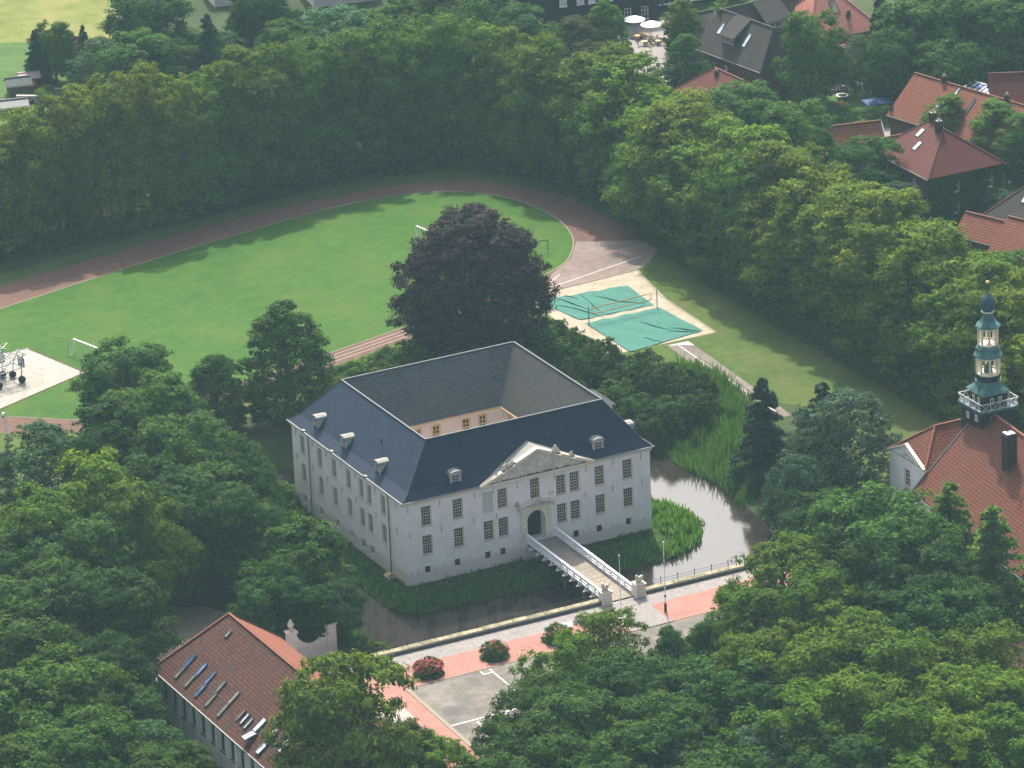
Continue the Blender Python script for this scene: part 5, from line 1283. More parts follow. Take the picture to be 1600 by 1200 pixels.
mb = MB(); mb.lathe([(1.0, .55), (1.0, .62), (.72, .62)], (0, 0, 0), 18, close=False); mb.build('rim', W3, g); mb = MB(); mb.lathe([(.72, .6), (.01, .58)], (0, 0, 0), 18, close=False); mb.build('mat', 'iron', g)
mb = MB()
for k in range(4): a = k * math.pi / 2; mb.bar((.9 * math.cos(a), .9 * math.sin(a), 0), (.9 * math.cos(a), .9 * math.sin(a), .56), .06)
mb.build('leg', 'galv', g)
for (px, py, m_, lb, hh) in ((1315, 166, 'orange_plastic', 'red and yellow toy on the garden lawn below the trampoline', .6), (1308, 168, 'blue_canvas', 'dark blue toy pool on the garden lawn', .3), (1350, 182, 'blue_plastic', 'bright blue plastic box beside the gazebo', .9)):
    p = G(px, py); g = empty('garden_toy' if hh < .9 else 'plastic_box', (p.x, p.y, 2), .4, lb, 'toy' if hh < .9 else 'box')
    mb = MB(); mb.lathe([(.55, 0), (.6, hh * .6), (.5, hh), (.3, hh)] if hh < .9 else [(.5, 0), (.56, hh), (.6, hh), (.1, hh + .12)], (0, 0, 0), 10 if hh < .9 else 4); mb.build('body', m_, g)
    if m_ == 'orange_plastic': mb = MB(); mb.blob((.3, .2, hh), .3, rng); mb.build('toy_top', 'yellow_plastic', g)
p = G(17, 149); g = empty('garden_parasol', (p.x, p.y, 2), 0, 'orange-red garden parasol by the left edge', 'parasol')
mb = MB(); mb.tube([(0, 0, 0), (0, 0, 2.3)], .04, 6); mb.build('pole', W3, g); mb = MB(); mb.lathe([(.75, 1.95), (.02, 2.4)], (0, 0, 0), 10); mb.build('canopy', 'orange_plastic', g)
p = G(43, 160); g = empty('covered_trailer', (p.x, p.y, 2), R(-35), 'pale covered stack behind the garden parasol', 'trailer')
mb = MB(); mb.prism([(-1.8, -.6, .3), (-1.8, .6, .3), (-1.8, .35, 1.2), (-1.8, -.35, 1.2)], (0, 0, 0), (3.6, 0, 0)); mb.build('cover', 'zinc', g)
for x in (-1.1, 1.1):
    mb = MB(); mb.tube([(x, -.68, .3), (x, .68, .3)], .3, 12); mb.build('wheel', 'black_rubber', g)

# ------------------------------------------------------------------ foliage
def cards(name, P, Nn, size, rs, material, aspect=.7, sway=.33, vert=False):
    """one mesh of leaf-clump cards at points P facing roughly Nn"""
    n = len(P)
    Nn = Nn + rs.normal(0, sway, (n, 3)); Nn /= np.linalg.norm(Nn, axis=1)[:, None] + 1e-9
    if vert: a = np.tile([0, 0, 1.0], (n, 1)) + rs.normal(0, .22, (n, 3)); a /= np.linalg.norm(a, axis=1)[:, None]; t = a; b = np.cross(Nn, t); b /= np.linalg.norm(b, axis=1)[:, None] + 1e-9
    else:
        a = rs.normal(0, 1, (n, 3)); t = np.cross(Nn, a); t /= np.linalg.norm(t, axis=1)[:, None] + 1e-9; b = np.cross(Nn, t)
    s = (size * rs.uniform(.6, 1.35, n))[:, None] / 2
    k = s * aspect
    bend = Nn * s * .35
    V = np.empty((n, 4, 3))
    if vert: V[:, 0] = P - b * k; V[:, 1] = P + b * k; V[:, 2] = P + t * s * 2 + b * k * .3; V[:, 3] = P + t * s * 2 - b * k * .3
    else:
        V[:, 0] = P - t * s; V[:, 1] = P + b * k - bend; V[:, 2] = P + t * s; V[:, 3] = P - b * k - bend * .5
    me = bpy.data.meshes.new(name)
    me.vertices.add(n * 4); me.vertices.foreach_set('co', V.ravel())
    me.loops.add(n * 4); me.loops.foreach_set('vertex_index', np.arange(n * 4))
    me.polygons.add(n); me.polygons.foreach_set('loop_start', np.arange(0, n * 4, 4)); me.polygons.foreach_set('loop_total', np.full(n, 4))
    me.update(); me.validate()
    me.materials.append(M[material] if isinstance(material, str) else material)
    return me
def lobed(rs, prof, H, Rr, nl, lr, n, zlo=.1, flat=.75, inner=.86, sub=15, sr=.30, fill=.18):
    """leaf points in small sprays, the sprays on lobes, the lobes over a crown envelope"""
    t = []
    while len(t) < nl:
        q = zlo + (1 - zlo) * rs.random()
        if rs.random() < .25 + .75 * prof(q): t.append(q)
    t = np.array(t); ang = rs.random(nl) * 2 * np.pi
    pr = np.array([prof(x) for x in t])
    rad = pr * inner * np.sqrt(rs.uniform(.5, 1, nl)) * rs.uniform(.86, 1.16, nl)
    C = np.stack([np.cos(ang) * rad * Rr, np.sin(ang) * rad * Rr, t * H], 1)
    L = lr * rs.uniform(.6, 1.4, nl)
    C[:, 2] = np.minimum(C[:, 2], H - L * flat * rs.uniform(.6, 1.6, nl))
    out = C.copy(); out[:, 2] = (out[:, 2] / H - .45) * 1.2 * Rr; out /= np.linalg.norm(out, axis=1)[:, None] + 1e-6
    # sprays
    ns = nl * sub; il = np.repeat(np.arange(nl), sub)
    d = rs.normal(0, 1, (ns, 3)); d[:, 2] += .3; d += out[il] * 1.0; d /= np.linalg.norm(d, axis=1)[:, None]
    S = C[il] + d * (L[il] * rs.uniform(.6, 1.2, ns))[:, None] * np.array([1, 1, flat])
    SR = L[il] * sr * rs.uniform(.7, 1.4, ns)
    n1 = int(n * (1 - fill)); idx = rs.choice(ns, n1, p=SR ** 2 / (SR ** 2).sum())
    e = rs.normal(0, 1, (n1, 3)); e /= np.linalg.norm(e, axis=1)[:, None]
    P = S[idx] + e * (SR[idx] * rs.uniform(.3, 1.15, n1))[:, None] * np.array([1.15, 1.15, .55])
    Nn = e * .55 + d[idx] * .6 + out[il][idx] * .35 + np.array([0, 0, .3])
    # inner leaves close the crown
    n2 = n - n1; tt = zlo + (1 - zlo) * rs.random(n2) * .92; aa = rs.random(n2) * 2 * np.pi; rr = np.sqrt(rs.random(n2)) * np.interp(tt, np.linspace(0, 1, 21), [prof(x) for x in np.linspace(0, 1, 21)]) * Rr * .78
    Q = np.stack([np.cos(aa) * rr, np.sin(aa) * rr, tt * H * .95], 1)
    P = np.concatenate([P, Q]); Nn = np.concatenate([Nn, rs.normal(0, 1, (n2, 3))])
    ok = P[:, 2] > .02 * H
    return P[ok], Nn[ok], C
def trunk_mesh(name, H, r, C, rs, limbs=7, bare=.25):
    mb = MB(); pts = [(0, 0, -.4)]; x = y = 0
    for k in range(1, 6):
        x += rs.normal(0, .12); y += rs.normal(0, .12); pts.append((x, y, H * .8 * k / 5))
    mb.tube(pts, [r * 1.3, r, r * .85, r * .65, r * .42, r * .15], 8)
    for c in C[rs.choice(len(C), min(limbs, len(C)), replace=False)]:
        z0 = max(H * bare * .6, c[2] * .55); a = Vector((x * z0 / H, y * z0 / H, z0)); b = Vector(c)
        mb.tube([a, a.lerp(b, .5) + Vector((0, 0, .3)), b], [r * .38, r * .25, r * .07], 5)
    o = mb.build(name, 'bark'); me = o.data; bpy.data.objects.remove(o)
    return me
PROTO = {}
def proto(kind, var, H, Rr, prof, nl, lr, n, size, material, seed, **k):
    rs = np.random.RandomState(seed)
    trk = k.pop('trunk', .35); asp = k.pop('aspect', .7)
    P, Nn, C = lobed(rs, prof, H, Rr, nl, lr, n, **k)
    cr = cards(kind + '_crown', P, Nn, size, rs, material, asp)
    tr = trunk_mesh(kind + '_trunk', H, trk, C, rs)
    PROTO.setdefault(kind, []).append((cr, tr, H, Rr))
pl = lambda pts: (lambda t: float(np.interp(t, [p[0] for p in pts], [p[1] for p in pts])))
for v in range(3):
    proto('lime', v, 24, 8, pl([(0, .5), (.12, .8), (.35, 1), (.6, .98), (.8, .82), (.93, .5), (1, .15)]), 95, 2.15, 34000, .50, 'lime_leaf', 10 + v, zlo=.06, trunk=.5)
for v in range(3):
    proto('broad', v, 15, 7, pl([(0, .3), (.15, .75), (.4, 1), (.65, .93), (.85, .66), (1, .15)]), 52, 2.0, 22000, .46, 'leaf', 20 + v, zlo=.12, trunk=.35)
for v in range(2):
    proto('oak', v, 17, 8.5, pl([(0, .25), (.2, .75), (.45, 1), (.7, .9), (.88, .6), (1, .1)]), 68, 2.1, 26000, .48, 'oak_leaf', 30 + v, zlo=.15, trunk=.4, inner=.92)
for v in range(2):
    proto('shrub', v, 5, 4, pl([(0, .85), (.3, 1), (.6, .9), (.85, .6), (1, .2)]), 60, .85, 7000, .34, 'leaf', 40 + v, zlo=.05, trunk=.12)
proto('beech', 0, 20, 9.8, pl([(0, .72), (.15, .95), (.35, 1), (.6, .93), (.8, .7), (.92, .42), (1, .12)]), 620, .9, 90000, .36, 'beech_leaf', 50, zlo=.02, trunk=.6, inner=.93, sr=.42, fill=.22)
proto('silver', 0, 14, 7, pl([(0, .6), (.2, .95), (.45, 1), (.7, .8), (.9, .45), (1, .15)]), 170, 1.05, 20000, .40, 'silver_leaf', 60, zlo=.04, trunk=.3, inner=.95)
proto('silver', 1, 11, 6, pl([(0, .6), (.2, .95), (.45, 1), (.7, .8), (.9, .45), (1, .15)]), 120, 1.05, 13000, .40, 'silver_leaf', 61, zlo=.04, trunk=.25, inner=.95)
proto('column', 0, 17, 5.2, pl([(0, .6), (.15, .9), (.4, 1), (.6, .85), (.8, .6), (.93, .3), (1, .05)]), 240, .85, 26000, .38, 'leaf', 70, zlo=.03, trunk=.28, inner=.95, flat=.6, sr=.4, fill=.2)
def needle(kind, H, Rr, tiers, n, size, material, seed, droop=.25, pw=.9, trk=.22):
    rs = np.random.RandomState(seed)
    P = []; Nn = []
    nb = tiers * 9; t = (np.arange(nb) // 9 + rs.uniform(-.3, .3, nb)) / tiers * .97 + .02
    ang = rs.random(nb) * 2 * np.pi; ln = Rr * (1 - t) ** pw * rs.uniform(.75, 1.12, nb)
    w_ = ln + .15; idx = rs.choice(nb, n, p=w_ / w_.sum()); s = rs.random(n) ** .65
    r = ln[idx] * s; side = rs.normal(0, .16, n) * (ln[idx] * .6 + .3) * (1.15 - s * .6)
    z = t[idx] * H - droop * r * (.6 + .5 * s) + rs.normal(0, .12, n)
    x = np.cos(ang[idx]) * r - np.sin(ang[idx]) * side; y = np.sin(ang[idx]) * r + np.cos(ang[idx]) * side
    P = np.stack([x, y, np.maximum(z, .1)], 1); Nn = np.stack([np.cos(ang[idx]) * .4, np.sin(ang[idx]) * .4, np.ones(n)], 1)
    cr = cards(kind + '_crown', P, Nn, size, rs, material, .6, .5)
    mb = MB(); mb.tube([(0, 0, -.3), (0, 0, H * .5), (0, 0, H * .97)], [trk, trk * .6, .03], 7)
    for k in range(0, nb, 6):
        a = Vector((0, 0, t[k] * H)); mb.tube([a, a + Vector((math.cos(ang[k]) * ln[k] * .8, math.sin(ang[k]) * ln[k] * .8, -droop * ln[k] * .5))], [.05, .015], 4)
    o = mb.build(kind + '_trunk', 'bark'); me = o.data; bpy.data.objects.remove(o)
    PROTO.setdefault(kind, []).append((cr, me, H, Rr))
needle('spruce', 14, 3.9, 17, 19000, .42, 'spruce_leaf', 80, pw=.72)
needle('spruce', 12, 4.2, 14, 17000, .42, 'spruce_leaf', 81, pw=.72)
needle('larch', 13, 4.0, 15, 13000, .36, 'larch_leaf', 82, .1, pw=.62)
rt_ = np.random.RandomState(99)
def tree(kind, x, y, H, Rr, label, name=None, tint=(1, 1, 1), group=None, cat='tree', var=None, zb=None, crown='crown'):
    pr = PROTO[kind]; cr, tr, h0, r0 = pr[(var if var is not None else rt_.randint(len(pr))) % len(pr)]
    z = zb if zb is not None else float(ground_z([x], [y])[0])
    nm = name or {'lime': 'lime_tree', 'broad': 'broadleaf_tree', 'oak': 'yellow_green_tree', 'shrub': 'shrub', 'beech': 'copper_beech', 'silver': 'silver_leaved_tree', 'column': 'upright_tree', 'spruce': 'spruce', 'larch': 'larch'}[kind]
    e = empty(nm, (x, y, z - .05), rt_.uniform(0, 6.28), label, cat, group, (Rr / r0, Rr / r0, H / h0))
    j = rt_.uniform(.8, 1.22); hue = rt_.uniform(-.12, .16)
    for n_, me in ((crown, cr), ('trunk', tr)):
        o = bpy.data.objects.new(n_, me); col.objects.link(o); o.parent = e
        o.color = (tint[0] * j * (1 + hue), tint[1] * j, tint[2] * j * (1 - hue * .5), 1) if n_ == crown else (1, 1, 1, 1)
    return e
def T(px, py, kind, H, Rr, label, **k):
    """tree whose top is seen at this point of the photograph"""
    p = G(px, py, 2 + H * .98)
    return tree(kind, p.x, p.y, H, Rr, label, **k)
ordn = ['first', 'second', 'third', 'fourth', 'fifth', 'sixth', 'seventh', 'eighth', 'ninth', 'tenth', 'eleventh', 'twelfth', 'thirteenth', 'fourteenth', 'fifteenth', 'sixteenth', 'seventeenth', 'eighteenth', 'nineteenth', 'twentieth']
# tall lime row behind the running track (left to right) and its continuation along the right side
rowA = []
for px, py, y in ((-12, 190, 142), (38, 168, 142.5), (92, 150, 143), (142, 118, 143), (208, 104, 142), (268, 112, 142), (318, 106, 143), (368, 80, 144), (424, 70, 145), (480, 60, 146), (540, 48, 147), (600, 36, 147.5), (655, 24, 147), (710, 24, 144.5), (762, 36, 140), (808, 52, 133), (846, 62, 126)):
    p = hit(px, py, (0, y, 0), (0, 1, 0)); rowA.append((p.x, y, p.z - 2.3))
for k, (x, y, h_) in enumerate(rowA):
    tree('lime', x, y, h_, 6.2 if k not in (2, 5) else 5.0, 'tall lime tree in the row behind the running track, %s from its left end' % ordn[k], tint=(.95, 1.0, .95) if k > 5 else (1.15, 1.05, .85), group='lime trees behind the running track', var=k % 3)
rowB = []
k = 0
for ys, top in (((117, 109.5), 22.5), ((97, 90.5, 84), 21.5), ((73, 66.5, 60, 54), 23), ((42.5, 36, 29.5, 23), 23.5), ((11, 4, -3, -10), 22)):
    for i, y in enumerate(ys):
        c_ = abs(i - (len(ys) - 1) / 2) / max(1, len(ys) / 2)
        tree('lime', 90.3 + .6 * math.sin(k * 2.1) + (1.0 if y > 100 else 0), y, top - 3.2 * c_ * c_, 7.9, 'lime tree in the row along the right side, %s from the far end' % ordn[k], tint=(1.18, 1.1, .9) if y < 100 else (.98, 1.0, .95), group='lime trees along the right side', var=(k + 1) % 3)
        k += 1
# dark understorey at the foot of the rows
mbp = []; rs = np.random.RandomState(7)
def hedge(name, pts, w_, h_, label, n, mat_='leaf', size=.4, tint=(1, 1, 1), cat='hedge', kind=None, z=2.0):
    P = []; Nn = []
    pts = [Vector((*p, 0)) for p in pts]; Ls = [(pts[i + 1] - pts[i]).length for i in range(len(pts) - 1)]; tot = sum(Ls)
    for _ in range(n):
        s = rs.random() * tot; i = 0
        while s > Ls[i]: s -= Ls[i]; i += 1
        d = (pts[i + 1] - pts[i]).normalized(); nn = Vector((-d.y, d.x, 0)); c_ = pts[i] + d * s
        a = rs.random() * math.pi; rr = rs.uniform(.85, 1.08)
        ca_, sa = math.cos(a), math.sin(a)
        q_ = c_ + nn * (max(-1, min(1, ca_ * 1.3)) * w_ / 2 * rr) + Vector((0, 0, z + min(1, sa * 1.4) * h_ * rr * (1 + .12 * math.sin(s * 1.3))))
        P.append(q_); Nn.append(nn * ca_ + Vector((0, 0, sa)))
    P = np.array([tuple(p) for p in P]); c0 = P.mean(0); c0[2] = z
    me = cards('foliage', P - c0, np.array([tuple(v) for v in Nn]), size, rs, mat_)
    e = empty(name, c0, 0, label, cat)
    if kind: e['kind'] = kind
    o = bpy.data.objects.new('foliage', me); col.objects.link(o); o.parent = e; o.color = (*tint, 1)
    return e
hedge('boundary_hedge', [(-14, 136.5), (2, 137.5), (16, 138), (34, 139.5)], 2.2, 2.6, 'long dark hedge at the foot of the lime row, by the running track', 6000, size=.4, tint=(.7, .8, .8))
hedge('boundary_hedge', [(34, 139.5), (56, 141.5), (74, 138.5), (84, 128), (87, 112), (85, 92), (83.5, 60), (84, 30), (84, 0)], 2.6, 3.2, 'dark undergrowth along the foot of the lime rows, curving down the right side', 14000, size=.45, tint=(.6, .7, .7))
hedge('garden_hedge', [(135.2, 123), (140.5, 117.8), (147, 119.5)], 1.6, 2.6, 'clipped dark hedge in front of the gazebo garden', 2600, size=.3, tint=(.75, .95, .8))
hedge('clipped_hedge', [(37.6, 206.9), (34.4, 205.6), (35.8, 199.5)], 1.2, 1.7, 'yellow-green clipped hedge corner in the upper left garden', 1800, 'oak_leaf', .26, tint=(1.1, 1.2, .8))
hedge('square_hedge', [(117.5, 159), (122, 157.2)], 1.4, 1.5, 'low dark hedge at the near edge of the town square', 1200, size=.3, tint=(.7, .9, .8))
hedge('square_shrubs', [(120.5, 155), (128, 150.5)], 3, 2.6, 'mixed shrubs below the town square, left of the grey-roofed house', 2600, size=.32, tint=(.9, 1.05, .9))
hedge('garden_conifer_hedge', [(140.5, 140), (145.5, 138)], 1.4, 2.8, 'row of small dark conifers at the back of the garden lawn', 1800, 'spruce_leaf', .3)
# big single trees
tree('beech', 43.5, 66.5, 20.2, 11.0, 'large round copper beech with dark purple leaves behind the castle')
T(441, 478, 'column', 17, 6.0, 'upright dark green tree standing alone against the sports field', tint=(.85, .95, .85))
T(335, 557, 'column', 10.5, 4.2, 'smaller dark conical tree left of the tall upright one', tint=(.6, .8, .75))
T(1190, 568, 'spruce', 14.5, 5.2, 'dark spruce standing on the lawn edge right of the moat', var=0)
T(1285, 590, 'spruce', 13, 5.2, 'dark spruce behind the grey-green silvery tree', var=1)
T(1312, 612, 'silver', 13.5, 7.3, 'silvery grey-green tree on the moat bank right of the spruce', var=0)
T(1245, 690, 'silver', 10, 4.6, 'lower silvery tree leaning over the moat water', var=1, tint=(.6, .75, .65))
T(1270, 740, 'broad', 9, 4.6, 'dark green bushy tree at the water edge below the silvery tree', tint=(.65, .8, .75))
T(1551, 786, 'larch', 16, 6.4, 'feathery yellow-green larch in front of the red church-like roof, right one', tint=(1.3, 1.6, 1.1))
T(1483, 750, 'larch', 16, 6.2, 'feathery yellow-green larch in front of the red roof, left one', tint=(1.2, 1.5, 1.1))
SH = 'shrubs behind the castle'
for k, (px, py, h_, r_, t_) in enumerate(((862, 500, 6, 4.6, .8), (905, 530, 5, 3.6, .8), (942, 516, 5.5, 3.4, .75), (885, 560, 5.5, 4.2, .85), (985, 548, 5, 3.4, .75), (1010, 540, 5, 3.6, .7), (960, 568, 5.5, 4.0, 1.1), (1040, 556, 5.5, 4.0, .7), (1078, 572, 5.5, 4.0, .7), (915, 590, 5.5, 4.2, .9), (1000, 590, 5.5, 4.2, .85), (1050, 600, 5.2, 4.2, .8), (955, 610, 5, 3.6, .95), (1090, 600, 4.5, 3.4, .75), (1015, 618, 4.5, 3.5, .8))):
    T(px, py, 'shrub', h_, r_, 'dense green shrub behind the castle, %s from the copper beech towards the reeds' % ordn[k], tint=(t_ * .85, t_ * .95, t_ * .95), group=SH)
for k, (px, py, h_, r_, t_) in enumerate(((640, 535, 4, 3.4, 1.15), (608, 548, 4, 3.6, 1.15), (575, 562, 4, 3.6, 1.1), (545, 572, 4, 3.6, 1.2), (520, 590, 4, 3.2, 1.2), (600, 575, 4, 3.6, 1.0))):
    T(px, py, 'shrub', h_, r_, 'light green shrub between castle roof and track, %s from the beech' % ordn[k], tint=(t_, t_ * 1.05, t_), group='shrubs beside the front straight')
# the grove left of the castle
GR = 'trees of the grove left of the castle'
for (px, py, kd, h_, r_, tn, lb) in (
    (198, 543, 'broad', 12, 6.6, (.85, .95, 1.0), 'dark blue-green tree at the top of the left grove, touching the concrete court'),
    (235, 588, 'broad', 13, 6.4, (1.05, 1.1, .95), 'fresh green tree just below the top tree of the left grove'),
    (302, 605, 'silver', 13, 5.6, (.62, .75, .62), 'grey-green tree right of the fresh green one in the left grove'),
    (160, 640, 'broad', 13, 6.0, (.85, .95, .95), 'mid green tree left of the grove centre, below the running track'),
    (275, 660, 'broad', 15, 7.0, (.9, 1.0, .95), 'broad mid green tree in the centre of the left grove'),
    (345, 672, 'broad', 14, 6.2, (.75, .9, .9), 'dark green tree right of the grove centre'),
    (385, 655, 'column', 10, 3.8, (.9, 1.05, .95), 'narrow light green tree between the grove and the castle'),
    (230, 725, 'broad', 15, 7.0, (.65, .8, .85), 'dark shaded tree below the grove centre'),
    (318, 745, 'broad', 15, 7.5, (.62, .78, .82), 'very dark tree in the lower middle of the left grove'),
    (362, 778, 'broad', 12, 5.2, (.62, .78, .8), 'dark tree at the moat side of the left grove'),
    (62, 668, 'silver', 12, 7.0, (.72, .9, .7), 'pale green open tree at the left edge by the track'),
    (150, 722, 'oak', 18, 8.2, (1.15, 1.1, .8), 'yellow-green sunlit tree, the tallest of the left grove'),
    (205, 770, 'oak', 17, 7.0, (1.0, 1.0, .8), 'yellow-green tree whose crown leans right over the yard'),
    (55, 775, 'oak', 17, 7.8, (.85, .92, .8), 'olive green tree left of the sunlit tallest tree'),
    (120, 815, 'broad', 16, 7.5, (.85, .95, .85), 'large mid green tree below the sunlit trees'),
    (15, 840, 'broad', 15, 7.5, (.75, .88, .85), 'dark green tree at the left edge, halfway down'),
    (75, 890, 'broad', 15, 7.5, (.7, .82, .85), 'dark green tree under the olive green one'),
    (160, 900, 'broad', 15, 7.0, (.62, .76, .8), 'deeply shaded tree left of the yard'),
    (28, 965, 'broad', 14, 7.0, (.95, 1.1, .8), 'fresh green tree low at the left edge'),
    (95, 1035, 'broad', 14, 7.5, (.95, 1.1, .8), 'fresh green tree left of the long red-roofed hall'),
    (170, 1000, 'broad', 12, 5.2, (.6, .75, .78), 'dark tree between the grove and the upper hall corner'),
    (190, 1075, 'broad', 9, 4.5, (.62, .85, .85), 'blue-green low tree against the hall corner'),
    (20, 1075, 'broad', 14, 7.5, (.9, 1.05, .8), 'green tree near the lower left corner'),
    (135, 1120, 'broad', 13, 6.5, (.95, 1.1, .85), 'green tree below the hall corner, near the bottom edge'),
    (232, 1135, 'silver', 8, 4.6, (.6, .85, .55), 'soft grey-green tree along the long hall wall'),
    (288, 1172, 'broad', 7, 3.8, (.9, 1.1, .85), 'small green tree along the hall wall, nearest the bottom edge'),
    (60, 1160, 'broad', 13, 6.8, (.85, .98, .8), 'green tree at the bottom edge left of the hall'),
    (205, 1180, 'broad', 10, 5.5, (.85, 1.0, .8), 'green tree at the bottom edge below the grey-green one'),
    (0, 1170, 'oak', 13, 6.0, (.7, .75, .65), 'brownish green tree in the lower left corner')):
    T(px, py, kd, h_, r_, lb, tint=tn, group=GR)  # tints of shaded trees carry their shade, the sunlit one its sunlight
T(462, 828, 'broad', 12.5, 6.2, 'mid green tree leaning over the moat left of the castle front corner', tint=(.9, 1.05, .95), var=1)
T(505, 905, 'broad', 8.5, 4.6, 'low green tree above the gate wall', tint=(.72, .9, .85))
T(430, 900, 'broad', 9, 5.0, 'dark tree between the yard and the leaning moat tree', tint=(.6, .78, .8))
T(418, 722, 'shrub', 4.0, 4.0, 'pale green bush beside the far left castle corner', tint=(1.3, 1.4, 1.2))
T(432, 758, 'shrub', 3.2, 3.2, 'green bush on the moat bank left of the castle wall', tint=(.9, 1.1, .9))
T(395, 800, 'shrub', 4.2, 3.8, 'dark bush on the moat bank below the pale green bush', tint=(.75, .9, .85))
tree('broad', -37.8, -61.8, 21, 7.3, 'bright green round tree hiding the lower end of the red-roofed hall', name='broadleaf_tree', tint=(1.75, 1.6, 1.0), var=0)
T(480, 1085, 'broad', 10, 4.5, 'mid green tree low on the near side of the hall roof', tint=(1.05, 1.15, .85))
T(612, 1135, 'broad', 9, 5.0, 'dark purplish green tree at the bottom between hall and forecourt', tint=(.6, .6, .65))
T(585, 985, 'shrub', 2.2, 2.4, 'yellow-green bush at the left end of the quay wall', tint=(1.3, 1.35, .9))
T(560, 992, 'shrub', 2.4, 2.2, 'small green bush beside the gate wall pier', tint=(1.1, 1.2, .9))
# trees in front, bottom right
FR = 'trees in front of the forecourt'
for (px, py, kd, h_, r_, tn, lb) in (
    (948, 962, 'oak', 12, 5.6, (1.0, 1.1, .85), 'thin-topped green tree in front of the bridge end'),
    (888, 1003, 'oak', 12, 5.4, (.9, 1.05, .85), 'green tree left of the thin-topped one, over the playground'),
    (990, 1030, 'broad', 12, 6.0, (.8, .95, .9), 'dark green tree just below the thin-topped one'),
    (1046, 983, 'column', 10, 3.0, (.65, .85, .8), 'slender dark tree right of the bridge axis'),
    (1098, 975, 'column', 9, 2.8, (.65, .85, .8), 'second slender dark tree, left of the yellow-green crowns'),
    (853, 1062, 'broad', 12, 5.6, (.85, 1.0, .85), 'green tree overlapping the playground lines'),
    (900, 1085, 'broad', 13, 7.0, (.85, 1.0, .85), 'broad green tree in the lower middle'),
    (1150, 1040, 'broad', 13, 7.6, (.8, 1.0, .75), 'smooth round mid green tree right of the lower middle'),
    (1030, 1100, 'broad', 13, 7.0, (.85, 1.0, .8), 'green tree left of the smooth round one'),
    (795, 1128, 'broad', 10, 5.0, (.8, .95, .8), 'dark green tree at the bottom left of the playground'),
    (668, 1153, 'oak', 8, 4.8, (1.2, 1.2, .85), 'yellow-green low tree at the bottom edge below the red paving'),
    (840, 1150, 'broad', 12, 6.5, (.85, 1.0, .8), 'green tree at the bottom edge, lower middle'),
    (950, 1160, 'broad', 12, 6.5, (.9, 1.05, .8), 'green tree at the bottom edge right of the lower middle'),
    (1060, 1170, 'silver', 10, 6.0, (.55, .7, .5), 'grey-green tree at the bottom edge'),
    (1195, 1140, 'silver', 11, 6.0, (.65, .8, .65), 'silvery green tree at the bottom edge below the smooth round tree'),
    (745, 1194, 'broad', 10, 5.0, (.8, .95, .8), 'dark green tree cut by the bottom edge'),
    (1222, 862, 'oak', 15, 7.4, (1.0, 1.0, .85), 'olive tree on the quay side, top of the right-hand slope of crowns'),
    (1176, 925, 'oak', 12, 6.0, (.9, .95, .85), 'small-crowned olive tree next to the red paving'),
    (1262, 905, 'oak', 15, 8.0, (1.0, 1.0, .8), 'yellow-green tree below the topmost olive tree'),
    (1197, 985, 'oak', 14, 6.8, (.85, .92, .8), 'olive tree with gaps showing the asphalt'),
    (1325, 962, 'oak', 15, 8.0, (1.1, 1.05, .8), 'yellow-green tree in the middle of the right-hand slope of crowns'),
    (1260, 1010, 'oak', 15, 8.0, (.95, .98, .8), 'olive green tree left of the slope middle'),
    (1400, 1005, 'oak', 15, 8.0, (1.05, 1.02, .8), 'yellow-green tree below the tall dark chestnut'),
    (1340, 1065, 'oak', 15, 8.0, (.95, 1.0, .8), 'green tree under the middle of the slope'),
    (1260, 1090, 'oak', 14, 7.5, (.85, .95, .8), 'dark olive tree right of the smooth round one'),
    (1470, 1050, 'oak', 14, 7.5, (.95, 1.0, .8), 'olive tree right of the slope middle'),
    (1545, 990, 'oak', 12, 7.0, (1.05, 1.1, .85), 'yellow-green tree by the lamp at the right edge'),
    (1590, 1060, 'oak', 13, 7.0, (.9, .95, .85), 'olive tree at the right edge below the lamp'),
    (1400, 1110, 'oak', 14, 7.5, (.9, 1.0, .8), 'green tree near the bottom edge right of centre'),
    (1490, 1125, 'oak', 13, 7.0, (1.0, 1.1, .85), 'bright green tree near the lower right corner'),
    (1575, 1120, 'oak', 13, 7.0, (1.0, 1.1, .85), 'bright green tree in the lower right corner'),
    (1320, 1150, 'broad', 12, 6.8, (.7, .88, .8), 'dark green tree at the bottom edge right of the silvery one'),
    (1130, 1185, 'broad', 11, 6.5, (.8, .95, .8), 'green tree cut by the bottom edge below the silvery one'),
    (1425, 1180, 'oak', 11, 6.5, (.9, 1.0, .8), 'olive tree cut by the bottom edge near the right'),
    (1372, 777, 'broad', 17, 9.3, (.85, 1.05, .85), 'large dark green chestnut in front of the white gabled wing'),
    (1432, 862, 'broad', 14, 7.0, (.68, .88, .78), 'dark green tree below the large chestnut'),
    (1330, 845, 'broad', 14, 7.0, (.8, 1.0, .85), 'green tree at the left foot of the chestnut, by the quay'),
    (1512, 912, 'broad', 10, 4.6, (.75, .92, .8), 'green tree between the two larches and the chestnut'),
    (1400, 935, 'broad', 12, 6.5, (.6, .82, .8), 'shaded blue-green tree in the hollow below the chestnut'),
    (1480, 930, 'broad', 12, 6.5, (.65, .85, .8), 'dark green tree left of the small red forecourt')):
    T(px, py, kd, h_, r_, lb, tint=tn, group=FR)  # the shaded tree has its shade tinted into the leaves
